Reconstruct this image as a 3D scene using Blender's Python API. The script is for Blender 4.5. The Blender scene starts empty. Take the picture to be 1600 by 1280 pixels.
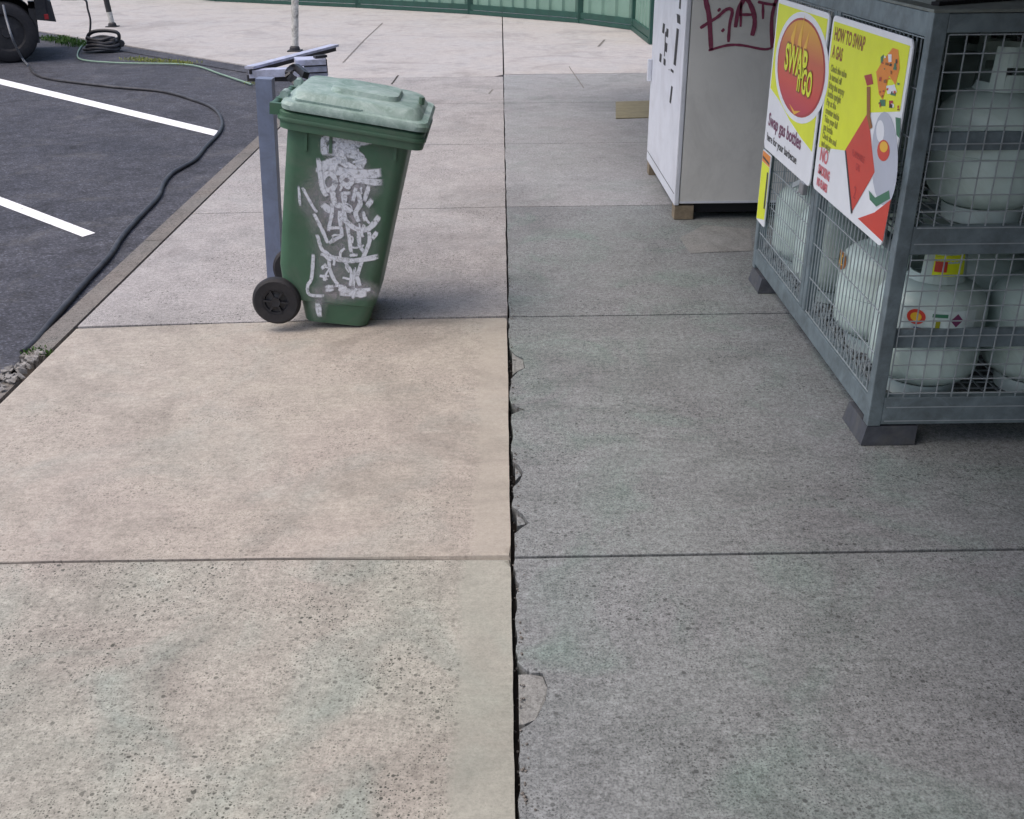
import bpy, bmesh, math, random
from math import sin, cos, radians, pi
from mathutils import Vector, Matrix
random.seed(7)
S = bpy.context.scene
C = S.collection
# ------------------------------------------------------------------ camera, sky, sun, exposure
CAM_H = 1.65
F_PX, PITCH, ROLL, YAW = 1587.0, radians(26.1), radians(-.55), radians(.37)
fw = Vector((sin(YAW)*cos(PITCH), cos(YAW)*cos(PITCH), -sin(PITCH)))
r0 = Vector((cos(YAW), -sin(YAW), 0)); u0 = r0.cross(fw)
ri = cos(ROLL)*r0 + sin(ROLL)*u0; up = -sin(ROLL)*r0 + cos(ROLL)*u0
EYE = Vector((0, 0, CAM_H))
cd = bpy.data.cameras.new('camera'); cam = bpy.data.objects.new('camera', cd); C.objects.link(cam)
M = Matrix((ri, up, -fw)).transposed().to_4x4(); M.translation = EYE
cam.matrix_world = M
cd.sensor_fit = 'HORIZONTAL'; cd.sensor_width = 36.0; cd.lens = F_PX/1600*36.0
cd.clip_start = .05; cd.clip_end = 500
S.camera = cam
SUN_EL, SUN_AZ = radians(64), radians(-112)
w = bpy.data.worlds.new('World'); S.world = w; w.use_nodes = True
nt = w.node_tree; bg = nt.nodes['Background']
sky = nt.nodes.new('ShaderNodeTexSky'); sky.sky_type = 'NISHITA'; sky.sun_disc = False
sky.sun_elevation = SUN_EL; sky.sun_rotation = SUN_AZ
sky.air_density = 1.0; sky.dust_density = 5.0; sky.ozone_density = 1.0
nt.links.new(sky.outputs[0], bg.inputs['Color']); bg.inputs['Strength'].default_value = .15
sl = bpy.data.lights.new('sun', 'SUN'); sl.energy = .5; sl.angle = radians(42); sl.color = (1, .93, .84)
so = bpy.data.objects.new('sun', sl); C.objects.link(so)
tosun = Vector((sin(SUN_AZ)*cos(SUN_EL), cos(SUN_AZ)*cos(SUN_EL), sin(SUN_EL)))
so.rotation_euler = tosun.to_track_quat('Z', 'Y').to_euler(); so.location = (-6, -2, 9)
S.view_settings.view_transform = 'Standard'; S.view_settings.look = 'None'
S.view_settings.exposure = 0.66; S.view_settings.gamma = 1.0
S.cycles.pixel_filter_type = 'BLACKMAN_HARRIS'; S.cycles.filter_width = 1.5

# ------------------------------------------------------------------ measuring helpers (pixels of the 1600x1280 photo to world points)
def ray(x, y): return (fw + ri*((x-800)/F_PX) - up*((y-640)/F_PX)).normalized()
def G(x, y, z=0.0):
    d = ray(x, y); t = (z-CAM_H)/d.z; return EYE + d*t
def on_x(x, y, X): d = ray(x, y); return EYE + d*(X/d.x)
def on_y(x, y, Y): d = ray(x, y); return EYE + d*(Y/d.y)
def on_plane(x, y, p, n): d = ray(x, y); return EYE + d*((p-EYE).dot(n)/d.dot(n))

# ------------------------------------------------------------------ materials
def srgb(r, g, b): return tuple(((c/255+.055)/1.055)**2.4 if c > 10 else c/255/12.92 for c in (r, g, b))
MATS = {}
class NM:
    def __init__(s, name):
        s.m = bpy.data.materials.new(name); s.m.use_nodes = True; s.t = s.m.node_tree
        s.b = s.t.nodes['Principled BSDF']; s.co = s.t.nodes.new('ShaderNodeTexCoord').outputs['Object']
        MATS[name] = s.m
    def n(s, typ, **kw):
        o = s.t.nodes.new(typ)
        for k, v in kw.items(): setattr(o, k, v)
        return o
    def link(s, a, b): s.t.links.new(a, b)
    def noise(s, scale, detail=4, rough=.55, vec=None, dist=0):
        o = s.n('ShaderNodeTexNoise'); o.inputs['Scale'].default_value = scale; o.inputs['Detail'].default_value = detail
        o.inputs['Roughness'].default_value = rough; o.inputs['Distortion'].default_value = dist
        s.link(vec or s.co, o.inputs['Vector']); return o.outputs['Fac']
    def ramp(s, fac, stops):
        o = s.n('ShaderNodeValToRGB'); e = o.color_ramp.elements
        while len(e) < len(stops): e.new(.5)
        for el, (p, c) in zip(e, stops): el.position = p; el.color = (c if hasattr(c, '__len__') else (c, c, c))[:3] + (1,) if hasattr(c, '__len__') else (c, c, c, 1)
        s.link(fac, o.inputs['Fac']); return o.outputs['Color']
    def mix(s, fac, a, b, mode='MIX'):
        o = s.n('ShaderNodeMix', data_type='RGBA', blend_type=mode)
        for inp, v in ((o.inputs[0], fac), (o.inputs[6], a), (o.inputs[7], b)):
            if isinstance(v, bpy.types.NodeSocket): s.link(v, inp)
            elif hasattr(v, '__len__'): inp.default_value = tuple(v)[:3]+(1,)
            else: inp.default_value = v
        return o.outputs[2]
    def math(s, op, a, b=None, clamp=False):
        o = s.n('ShaderNodeMath', operation=op, use_clamp=clamp)
        for inp, v in ((o.inputs[0], a), (o.inputs[1], b)):
            if v is None: continue
            if isinstance(v, bpy.types.NodeSocket): s.link(v, inp)
            else: inp.default_value = v
        return o.outputs[0]
    def bump(s, h, strength=.3, dist=.01):
        o = s.n('ShaderNodeBump'); o.inputs['Strength'].default_value = strength; o.inputs['Distance'].default_value = dist
        s.link(h, o.inputs['Height']); s.link(o.outputs[0], s.b.inputs['Normal'])
    def fin(s, col, rough=.6, metal=0.0, spec=.5):
        if isinstance(col, bpy.types.NodeSocket): s.link(col, s.b.inputs['Base Color'])
        else: s.b.inputs['Base Color'].default_value = tuple(col)[:3]+(1,)
        if isinstance(rough, bpy.types.NodeSocket): s.link(rough, s.b.inputs['Roughness'])
        else: s.b.inputs['Roughness'].default_value = rough
        s.b.inputs['Metallic'].default_value = metal; s.b.inputs['Specular IOR Level'].default_value = spec
        return s.m

def concrete(name, base, pink, cool, pits=.5, pitdark=.25, edge=None, grain=.16, blot=.5, zlo=.1):
    m = NM(name)
    pos = m.co
    big = m.noise(1.3, 3, .6, dist=.6)
    col = m.mix(m.ramp(big, [(.32, 0.), (.68, 1.)]), base, pink)
    big2 = m.noise(2.1, 4, .6, dist=1.2)
    col = m.mix(m.math('MULTIPLY', m.ramp(big2, [(.5, 0.), (.7, 1.)]), blot), col, cool)
    mid = m.noise(9, 5, .65)
    col = m.mix(1.0, col, m.ramp(mid, [(.25, .84), (.75, 1.12)]), 'MULTIPLY')
    # brushed streaks across the path
    mp = m.n('ShaderNodeMapping'); mp.inputs['Scale'].default_value = (9, 95, 20); m.link(pos, mp.inputs[0])
    st = m.noise(1.0, 3, .6, vec=mp.outputs[0])
    col = m.mix(1.0, col, m.ramp(st, [(.3, .93), (.7, 1.05)]), 'MULTIPLY')
    med = m.noise(52, 4, .7)
    col = m.mix(1.0, col, m.ramp(med, [(.3, 1-grain*1.2), (.5, 1.0), (.7, 1+grain*.8)]), 'MULTIPLY')
    fine = m.noise(170, 3, .7)
    col = m.mix(1.0, col, m.ramp(fine, [(.3, 1-grain*1.7), (.5, 1.0), (.72, 1+grain)]), 'MULTIPLY')
    # blow holes and exposed dark aggregate
    zone = m.ramp(m.noise(2.6, 3, .6), [(.40, zlo), (.60, 1.)])
    tot = None
    for sc, sel, r in ((19, .14, .14), (48, .22, .31), (95, .42, .34), (170, .5, .38)):
        v = m.n('ShaderNodeTexVoronoi', voronoi_dimensions='2D'); v.inputs['Scale'].default_value = sc; m.link(pos, v.inputs['Vector'])
        sep = m.n('ShaderNodeSeparateColor'); m.link(v.outputs['Color'], sep.inputs[0])
        thr = m.math('MULTIPLY', sep.outputs[1], r)
        hole = m.math('MULTIPLY', m.math('SUBTRACT', thr, v.outputs['Distance']), 14, True)
        hole = m.math('MULTIPLY', hole, m.math('LESS_THAN', sep.outputs[0], sel))
        tot = hole if tot is None else m.math('MAXIMUM', tot, hole)
    sx = m.n('ShaderNodeSeparateXYZ'); m.link(pos, sx.inputs[0])
    msk = m.math('MULTIPLY', tot, zone)
    if edge is not None:
        wob = m.math('MULTIPLY', m.noise(6, 2), .05)
        em = m.math('MULTIPLY', m.math('SUBTRACT', m.math('ADD', sx.outputs[0], wob), edge), 40, True)
        msk = m.math('MULTIPLY', msk, m.math('SUBTRACT', 1.0, m.math('MULTIPLY', em, .9)))
        col = m.mix(m.math('MULTIPLY', em, .55), col, tuple(min(1, c*1.0) for c in base))
    msk = m.math('MULTIPLY', msk, pits)
    col = m.mix(msk, col, tuple(c*pitdark for c in base))
    # dark stains and a few pale scuffs
    stn = m.ramp(m.noise(.9, 6, .7, dist=1.5), [(.36, .80), (.5, 1.0)])
    col = m.mix(1.0, col, stn, 'MULTIPLY')
    h = m.math('SUBTRACT', m.math('MULTIPLY', fine, .35), msk)
    m.bump(h, .35, .004)
    return m.fin(col, .88, 0, .3)
concrete('concrete_new', (.374, .346, .304), (.368, .330, .298), (.325, .334, .308), pits=.55, grain=.15, edge=-.09, blot=.5)
concrete('concrete_near', (.325, .332, .292), (.362, .330, .298), (.280, .314, .284), pits=1.0, edge=-.115, grain=.20, blot=.8, zlo=.4)
concrete('concrete_left', (.352, .340, .336), (.345, .328, .328), (.315, .318, .322), pits=.95, grain=.25)
concrete('concrete_right', (.218, .238, .242), (.218, .226, .238), (.180, .228, .216), pits=.8, grain=.30, blot=.85, zlo=.35)
concrete('concrete_mid', (.285, .295, .305), (.285, .285, .295), (.250, .275, .272), pits=.6, grain=.26, blot=.7)
concrete('concrete_patch', (.255, .262, .258), (.25, .25, .245), (.23, .245, .24), pits=.4, grain=.2)
concrete('concrete_far', (.405, .392, .390), (.41, .385, .372), (.375, .378, .39), pits=.35, grain=.14)
concrete('kerb_concrete', (.175, .168, .16), (.19, .17, .155), (.15, .158, .15), pits=.9, grain=.25)
concrete('mortar', (.26, .25, .235), (.28, .25, .23), (.22, .23, .22), pits=.3, grain=.15)

def asphalt():
    m = NM('asphalt')
    big = m.noise(1.1, 4, .6, dist=.8)
    col = m.mix(m.ramp(big, [(.3, 0.), (.7, 1.)]), (.040, .043, .056), (.062, .064, .078))
    mid = m.noise(7, 5, .7)
    col = m.mix(1.0, col, m.ramp(mid, [(.3, .66), (.72, 1.4)]), 'MULTIPLY')
    v = m.n('ShaderNodeTexVoronoi'); v.inputs['Scale'].default_value = 110; m.link(m.co, v.inputs['Vector'])
    sep = m.n('ShaderNodeSeparateColor'); m.link(v.outputs['Color'], sep.inputs[0])
    col = m.mix(1.0, col, m.ramp(sep.outputs[0], [(0., .6), (.8, 1.15), (1., 2.0)]), 'MULTIPLY')
    oil = m.ramp(m.noise(1.7, 5, .65, dist=1.6), [(.30, .62), (.42, 1.)])
    col = m.mix(1.0, col, oil, 'MULTIPLY')
    grit = m.ramp(m.noise(38, 4, .8), [(.3, .72), (.5, 1.), (.72, 1.55)])
    col = m.mix(1.0, col, grit, 'MULTIPLY')
    dust = m.ramp(m.noise(2.2, 6, .75, dist=1), [(.54, 0.), (.8, .5)])
    col = m.mix(dust, col, (.16, .155, .15))
    m.bump(v.outputs['Distance'], .6, .004)
    return m.fin(col, .85, 0, .35)
asphalt()
def paint_line():
    m = NM('line_paint')
    wear = m.ramp(m.noise(26, 6, .75), [(.34, .25), (.46, 1.)])
    col = m.mix(wear, (.22, .22, .23), (.86, .86, .88))
    return m.fin(col, .6)
paint_line()
def soil():
    m = NM('joint_dirt'); return m.fin(m.mix(m.noise(60, 4), (.012, .010, .009), (.05, .04, .032)), .95)
soil()
def simple(name, col, rough=.5, metal=0., var=.12, scale=12, dirt=None, dirtamt=.3, bump=0., spec=.5):
    m = NM(name)
    c = m.mix(1.0, tuple(col), m.ramp(m.noise(scale, 5, .6), [(.28, 1-var), (.72, 1+var)]), 'MULTIPLY')
    if dirt: c = m.mix(m.math('MULTIPLY', m.ramp(m.noise(scale*.4, 6, .75, dist=1.), [(.45, 0.), (.7, 1.)]), dirtamt), c, dirt)
    if bump: m.bump(m.noise(scale*6, 4), bump, .003)
    return m.fin(c, rough, metal, spec)
simple('bin_green', srgb(60, 94, 74), .48, 0, .14, 7, dirt=srgb(92, 100, 92), dirtamt=.5, bump=.12)
def lidmat():
    m = NM('bin_lid_green')
    c = m.mix(m.ramp(m.noise(6, 5, .7, dist=1), [(.35, 0.), (.65, 1.)]), srgb(102, 128, 118), srgb(148, 166, 162))
    c = m.mix(m.ramp(m.noise(40, 5, .7), [(.5, 0.), (.8, .5)]), c, srgb(185, 205, 200))
    m.bump(m.noise(60, 4), .15, .003)
    return m.fin(c, .6)
lidmat()
simple('black_rubber', (.011, .011, .015), .7, 0, .3, 30, dirt=(.045, .04, .038), dirtamt=.4, bump=.2)
simple('black_plastic', (.012, .013, .018), .45, 0, .2, 20)
simple('galvanised', (.205, .258, .285), .5, .35, .25, 16, dirt=(.10, .115, .12), dirtamt=.6, bump=.08)
simple('galvanised_roof', (.22, .25, .24), .55, .3, .25, 9, dirt=(.15, .155, .13), dirtamt=.8, bump=.06)
simple('wire_zinc', (.42, .47, .50), .45, .4, .15, 30)
simple('foot_paint', (.075, .082, .10), .6, .1, .3, 20, dirt=(.14, .14, .13), dirtamt=.6)
simple('dark_gap', (.01, .01, .013), .8, 0, .1, 8)
simple('bottle_grey', srgb(190, 208, 203), .36, 0, .12, 5, dirt=srgb(140, 155, 142), dirtamt=.6)
simple('bottle_pale', srgb(204, 220, 218), .40, 0, .08, 5, dirt=srgb(140, 145, 138), dirtamt=.4)
simple('post_paint', srgb(112, 122, 146), .5, .1, .16, 9, dirt=srgb(82, 84, 92), dirtamt=.5, bump=.06)
simple('rail_metal', srgb(190, 194, 216), .42, .3, .2, 22, dirt=srgb(110, 110, 120), dirtamt=.5)
simple('freezer_grey', srgb(216, 216, 213), .5, 0, .06, 3, dirt=srgb(170, 170, 168), dirtamt=.5, bump=.03)
simple('freezer_white', srgb(216, 220, 229), .4, 0, .06, 5, dirt=srgb(165, 165, 172), dirtamt=.4)
simple('wood_block', srgb(128, 116, 98), .8, 0, .3, 30)
simple('fence_green', srgb(112, 142, 130), .5, 0, .10, 3, dirt=srgb(100, 130, 118), dirtamt=.4)
simple('fence_dark', srgb(30, 70, 62), .5, 0, .2, 6)
simple('pole_white', srgb(190, 190, 186), .6, 0, .2, 20, dirt=srgb(58, 52, 50), dirtamt=1.0)
simple('vehicle_black', (.012, .013, .020), .3, .2, .2, 4)
simple('vehicle_trim', (.02, .02, .024), .6, 0, .3, 20, dirt=(.08, .075, .07), dirtamt=.4)
simple('vehicle_glass', (.05, .075, .07), .12, 0, .1, 3)
simple('alloy', (.35, .36, .38), .35, .6, .1, 10)
simple('tail_red', (.30, .02, .025), .3, 0, .1, 5)
simple('headlamp', (.6, .62, .65), .2, .3, .1, 5)
simple('hose_black', (.022, .022, .028), .5, 0, .3, 18, dirt=(.10, .10, .11), dirtamt=.6)
simple('hose_grey', (.17, .18, .2), .5, 0, .2, 18)
simple('hose_green', srgb(120, 146, 130), .5, 0, .15, 12)
simple('tag_purple', srgb(132, 60, 86), .6, 0, .25, 40)
simple('tag_black', (.015, .015, .02), .6, 0, .2, 40)
simple('olive_patch', srgb(128, 122, 98), .85, 0, .18, 14, dirt=srgb(120, 112, 82), dirtamt=.6)
simple('brick_wall', srgb(88, 84, 84), .8, 0, .2, 4)
simple('awning_sheet', (.22, .23, .24), .6, .2, .1, 4)
simple('leaf', srgb(64, 96, 42), .7, 0, .35, 30, spec=.2)
simple('leaf_dry', srgb(132, 140, 70), .8, 0, .3, 30, spec=.2)
simple('rubble_stone', srgb(140, 138, 136), .85, 0, .3, 40, dirt=srgb(90, 84, 80), dirtamt=.6, bump=.5)
# printed colours of the signs
for nm, c in dict(ink_yellow=(232, 242, 36), ink_white=(238, 241, 246), ink_red=(208, 66, 50), ink_orange=(232, 138, 40), ink_deep=(176, 48, 52),
                  ink_olive=(150, 152, 20), ink_brown=(150, 92, 34), ink_black=(36, 36, 44), ink_purple=(120, 60, 96), ink_pink=(216, 110, 120),
                  ink_grey=(186, 192, 206), ink_green=(60, 120, 92), ink_amber=(238, 186, 50), ink_blue=(70, 84, 140)).items():
    simple(nm, srgb(*c), .38, 0, .05, 9)
def fadeband():
    m = NM('logo_red')
    sx = m.n('ShaderNodeSeparateXYZ'); m.link(m.t.nodes['Texture Coordinate'].outputs['Generated'], sx.inputs[0])
    c = m.ramp(sx.outputs[2], [(.05, srgb(190, 52, 74)), (.3, srgb(212, 74, 58)), (.62, srgb(200, 96, 62)), (.95, srgb(226, 168, 44))])
    return m.fin(c, .38)
fadeband()
def spray():
    m = NM('spray_white')
    at = m.n('ShaderNodeAttribute'); at.attribute_name = 'soft'
    n1 = m.noise(60, 5, .75); a = m.ramp(n1, [(.32, .2), (.5, .97)])
    m.link(m.math('MULTIPLY', m.ramp(at.outputs['Fac'], [(.05, 0.), (.6, 1.)]), a), m.b.inputs['Alpha'])
    return m.fin(m.mix(m.noise(14, 3), srgb(186, 194, 204), srgb(226, 228, 238)), .6)
spray()
def spraywash():
    m = NM('spray_wash')
    at = m.n('ShaderNodeAttribute'); at.attribute_name = 'soft'
    n1 = m.noise(26, 6, .8, dist=1.2); a = m.ramp(n1, [(.34, .25), (.60, 1.)])
    m.link(m.math('MULTIPLY', m.ramp(at.outputs['Fac'], [(.0, 0.), (.8, 1.)]), a), m.b.inputs['Alpha'])
    return m.fin(m.mix(m.noise(9, 2), srgb(176, 178, 192), srgb(168, 160, 160)), .6)
spraywash()

# ------------------------------------------------------------------ object helpers
def tag(o, label=None, cat=None, group=None, kind=None):
    if label: o['label'] = label
    if cat: o['category'] = cat
    if group: o['group'] = group
    if kind: o['kind'] = kind
    return o
def thing(name, label, cat, loc=(0, 0, 0), group=None):
    o = bpy.data.objects.new(name, None); C.objects.link(o); o.location = loc; o.empty_display_size = .1
    return tag(o, label, cat, group)
def root_loc(o):
    v = Vector((0, 0, 0))
    while o is not None: v = v + Vector(o.location); o = o.parent
    return v
class MB:
    def __init__(s): s.b = bmesh.new()
    def face(s, pts):
        vs = [s.b.verts.new(p) for p in pts]; return s.b.faces.new(vs)
    def hexa(s, c):      # 8 corners: bottom 4 (ccw), top 4
        v = [s.b.verts.new(p) for p in c]
        for f in ((3, 2, 1, 0), (4, 5, 6, 7), (0, 1, 5, 4), (1, 2, 6, 5), (2, 3, 7, 6), (3, 0, 4, 7)): s.b.faces.new([v[i] for i in f])
        return s
    def box(s, x0, x1, y0, y1, z0, z1, bev=0.0):
        if bev:
            t = bmesh.new(); bmesh.ops.create_cube(t, size=1)
            for v in t.verts: v.co = Vector(((x0+x1)/2+v.co.x*(x1-x0), (y0+y1)/2+v.co.y*(y1-y0), (z0+z1)/2+v.co.z*(z1-z0)))
            bmesh.ops.bevel(t, geom=list(t.edges), offset=bev, segments=2, affect='EDGES', profile=.6)
            me = bpy.data.meshes.new('t'); t.to_mesh(me); t.free(); s.b.from_mesh(me); bpy.data.meshes.remove(me); return s
        return s.hexa([(x0, y0, z0), (x1, y0, z0), (x1, y1, z0), (x0, y1, z0), (x0, y0, z1), (x1, y0, z1), (x1, y1, z1), (x0, y1, z1)])
    def bar(s, a, b, w, h, upv=(0, 0, 1)):
        a, b = Vector(a), Vector(b); d = (b-a).normalized(); u = Vector(upv)
        if abs(d.dot(u)) > .98: u = Vector((0, 1, 0))
        sd = d.cross(u).normalized(); u = sd.cross(d)
        r = []
        for p in (a, b):
            r.append([p+sd*(sx*w/2)+u*(sz*h/2) for sx, sz in ((-1, -1), (1, -1), (1, 1), (-1, 1))])
        v = [[s.b.verts.new(q) for q in k] for k in r]
        s.b.faces.new(v[0]); s.b.faces.new(v[1][::-1])
        for i in range(4): s.b.faces.new([v[0][i], v[1][i], v[1][(i+1) % 4], v[0][(i+1) % 4]][::-1])
        return s
    def tube(s, pts, r, n=8, cap=True):
        pts = [Vector(p) for p in pts]; prev = None; rings = []
        rr = r if hasattr(r, '__len__') else [r]*len(pts)
        for i, p in enumerate(pts):
            d = (pts[min(i+1, len(pts)-1)]-pts[max(i-1, 0)]).normalized()
            if prev is None:
                u = Vector((0, 0, 1)) if abs(d.z) < .9 else Vector((0, 1, 0)); a = d.cross(u).normalized()
            else: a = (prev - d*prev.dot(d)).normalized()
            prev = a; b = d.cross(a)
            rings.append([s.b.verts.new(p + (a*cos(2*pi*k/n)+b*sin(2*pi*k/n))*rr[i]) for k in range(n)])
        for A, B in zip(rings, rings[1:]):
            for k in range(n): s.b.faces.new([A[k], A[(k+1) % n], B[(k+1) % n], B[k]])
        if cap: s.b.faces.new(rings[0][::-1]); s.b.faces.new(rings[-1])
        return s
    def lathe(s, prof, c=(0, 0, 0), n=32, axis='Z', a0=0, a1=2*pi):
        c = Vector(c); full = abs(a1-a0-2*pi) < 1e-6; k = n if full else n+1; rings = []
        for r, z in prof:
            ring = []
            for i in range(k):
                t = a0+(a1-a0)*i/n; q = Vector((r*cos(t), r*sin(t), z))
                if axis == 'Y': q = Vector((q.x, q.z, q.y))
                ring.append(s.b.verts.new(c+q))
            rings.append(ring)
        for A, B in zip(rings, rings[1:]):
            for i in range(n if full else n):
                j = (i+1) % k; s.b.faces.new([A[i], A[j], B[j], B[i]])
        return s
    def loft(s, rings, capb=True, capt=True):
        R = [[s.b.verts.new(p) for p in r] for r in rings]; n = len(R[0])
        for A, B in zip(R, R[1:]):
            for k in range(n): s.b.faces.new([A[k], A[(k+1) % n], B[(k+1) % n], B[k]])
        if capb: s.b.faces.new(R[0][::-1])
        if capt: s.b.faces.new(R[-1])
        return s
    def prism(s, poly, vec):
        vec = Vector(vec); a = [Vector(p) for p in poly]; return s.loft([a, [p+vec for p in a]])
    def xform(s, f):
        for v in s.b.verts: v.co = Vector(f(v.co))
        return s
    def build(s, name, mat, parent=None, smooth=False, bevel=0.0, doubles=True, offset=None):
        if bevel: bmesh.ops.bevel(s.b, geom=[e for e in s.b.edges if len(e.link_faces) == 2 and e.calc_face_angle(0) > .5], offset=bevel, segments=2, affect='EDGES', profile=.6)
        if doubles: bmesh.ops.remove_doubles(s.b, verts=s.b.verts, dist=1e-6)
        bmesh.ops.recalc_face_normals(s.b, faces=s.b.faces)
        off = (root_loc(parent) if parent else Vector((0, 0, 0))) if offset is None else Vector(offset)
        for v in s.b.verts: v.co -= off
        me = bpy.data.meshes.new(name); s.b.to_mesh(me); s.b.free()
        me.materials.append(MATS[mat] if isinstance(mat, str) else mat)
        if smooth:
            for p in me.polygons: p.use_smooth = True
            try: me.set_sharp_from_angle(angle=radians(38))
            except Exception: pass
        o = bpy.data.objects.new(name, me); C.objects.link(o)
        if parent: o.parent = parent
        return o
def struct(mb, name, mat, **k): return tag(mb.build(name, mat, **k), kind='structure')
def smooth_path(pts, sub=6):
    P = [Vector(p) for p in pts]; out = []
    for i in range(len(P)-1):
        a = P[max(i-1, 0)]; b = P[i]; c = P[i+1]; d = P[min(i+2, len(P)-1)]
        for k in range(sub):
            t = k/sub
            out.append(.5*((2*b)+(c-a)*t+(2*a-5*b+4*c-d)*t*t+(3*b-a-3*c+d)*t*t*t))
    out.append(P[-1]); return out
def rrect(x0, x1, y0, y1, r, z=0, n=5):
    out = []
    for cx, cy, a in ((x1-r, y1-r, 0), (x0+r, y1-r, 90), (x0+r, y0+r, 180), (x1-r, y0+r, 270)):
        for k in range(n+1):
            t = radians(a+90*k/n); out.append(Vector((cx+r*cos(t), cy+r*sin(t), z)))
    return out
def ribbon(mb, pts, wd, frame, thick=.0008, wob=.12):
    """flat painted stroke on a plane; frame = (u, v, n) unit vectors, wd = half width in metres (u_scale for odd aspect)"""
    n = Vector(frame[2]); P = smooth_path(pts, 5) if len(pts) > 2 else [Vector(pts[0]), (Vector(pts[0])+Vector(pts[1]))/2, Vector(pts[1])]
    L, Rr = [], []
    for i, p in enumerate(P):
        d = (P[min(i+1, len(P)-1)]-P[max(i-1, 0)]).normalized(); sd = n.cross(d).normalized()
        h = wd*(1+random.uniform(-wob, wob))*(.75 if i in (0, len(P)-1) else 1)
        L.append(p+sd*h+n*thick); Rr.append(p-sd*h+n*thick)
    for i in range(len(P)-1):
        try: mb.face([L[i], L[i+1], Rr[i+1], Rr[i]])
        except Exception: pass
def spray_stroke(mb, pts, wd, n, rnd):
    lay = mb.b.verts.layers.float.get('soft') or mb.b.verts.layers.float.new('soft')
    P = smooth_path(pts, 6) if len(pts) > 2 else [Vector(pts[0]).lerp(Vector(pts[1]), k/4) for k in range(5)]
    rows = []; N = len(P)
    for i, p in enumerate(P):
        d = (P[min(i+1, N-1)]-P[max(i-1, 0)]).normalized(); sd = n.cross(d).normalized()
        h = wd*(1+rnd.uniform(-.12, .12)); endf = 0.0 if i in (0, N-1) else 1.0
        if i == 0: p = p-d*wd*.8
        if i == N-1: p = p+d*wd*.8
        row = []
        for o, sft in ((-1.25, 0), (-.62, 1), (.62, 1), (1.25, 0)):
            v = mb.b.verts.new(p+sd*h*o); v[lay] = sft*endf; row.append(v)
        rows.append(row)
    for A_, B_ in zip(rows, rows[1:]):
        for k in range(3): mb.b.faces.new([A_[k], A_[k+1], B_[k+1], B_[k]])
def spray_blob(mb, c, ru, rv, u, v, k=14, peak=1.0):
    lay = mb.b.verts.layers.float.get('soft') or mb.b.verts.layers.float.new('soft')
    c0 = mb.b.verts.new(c); c0[lay] = peak; ring = []
    for i in range(k):
        a = 2*pi*i/k; q = mb.b.verts.new(c+u*(ru*cos(a))+v*(rv*sin(a))); q[lay] = 0; ring.append(q)
    for i in range(k): mb.b.faces.new([c0, ring[i], ring[(i+1) % k]])
def text_mesh(txt, size, origin, right, upv, bold=0.0, squeeze=1.0, skew=0.0, align='LEFT'):
    """vertices of a text laid on a plane"""
    cu = bpy.data.curves.new('txt', 'FONT'); cu.body = txt; cu.size = size; cu.align_x = align; cu.offset = bold
    cu.resolution_u = 3
    ob = bpy.data.objects.new('txt', cu); C.objects.link(ob)
    dg = bpy.context.evaluated_depsgraph_get(); ev = ob.evaluated_get(dg); me = ev.to_mesh()
    b = bmesh.new(); b.from_mesh(me); ev.to_mesh_clear()
    bpy.data.objects.remove(ob); bpy.data.curves.remove(cu)
    r, u, o = Vector(right), Vector(upv), Vector(origin)
    for v in b.verts: v.co = o + r*(v.co.x*squeeze) + u*(v.co.y+skew*v.co.x)
    return b
def build_text(mb, mat, par):
    for t_ in mb.texts: t_.build('lettering', mat, par, doubles=False)
    mb.b.free()
def add_text(mb0, *a, **k):
    if not hasattr(mb0, 'texts'): mb0.texts = []
    mb = MB(); mb0.texts.append(mb)
    b = text_mesh(*a, **k); me = bpy.data.meshes.new('t'); b.to_mesh(me); b.free(); mb.b.from_mesh(me); bpy.data.meshes.remove(me)

# ================================================================== GROUND
XC, XK, Y0, SP = .015, -1.915, 2.413, 1.914
DIAG = [G(400, 107), G(290, 87), G(70, 50)]
def dyd(x): return 12.85 - (x+2.96)*1.02      # far, diagonal edge of the car park
mb = MB(); mb.box(-70, 70, -40, 160, -.30, -.06); struct(mb, 'ground', 'joint_dirt')
# asphalt sheet
mb = MB(); AZ = -.022
mb.face([(-2.03, -8, AZ), (-2.03, dyd(-2.03), AZ), (-12, dyd(-12), AZ), (-30, dyd(-12)+6, AZ), (-30, -8, AZ)])
struct(mb, 'car_park', 'asphalt')
# flat concrete kerb strip, in lengths, with a broken near end
mb = MB()
k0 = 3.93
ys = [k0, 5.6, 7.9, 10.2, dyd(-2.0)]
for a, b in zip(ys, ys[1:]):
    j = random.uniform(-.004, .004)
    mb.hexa([(-2.035+j, a+.004, -.06), (XK-.012, a+.004, -.06), (XK-.012, b-.004, -.06), (-2.035+j, b-.004, -.06), (-2.032+j, a+.004, -.002), (XK-.013, a+.004, .0), (XK-.013, b-.004, .0), (-2.032+j, b-.004, -.002)])
struct(mb, 'kerb', 'kerb_concrete', bevel=.004)
mb = MB()
mb.hexa([(-2.10, -6, -.06), (XK-.02, -6, -.06), (XK-.02, 3.74, -.06), (-2.05, 3.80, -.06), (-2.09, -6, -.004), (XK-.022, -6, -.008), (XK-.022, 3.72, -.008), (-2.04, 3.78, -.006)])
struct(mb, 'kerb', 'kerb_concrete', bevel=.006)
# gutter band beside the diagonal edge
mb = MB(); a = Vector((-2.03, dyd(-2.03), 0)); b = Vector((-12, dyd(-12), 0)); nrm = Vector((-.71, -.70, 0))
mb.prism([a+Vector((0, -.02, -.018)), b+Vector((0, -.02, -.018)), b+nrm*.30+Vector((0, 0, -.018)), a+nrm*.30+Vector((0, 0, -.018))], (0, 0, .006))
struct(mb, 'gutter', 'asphalt')

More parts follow.
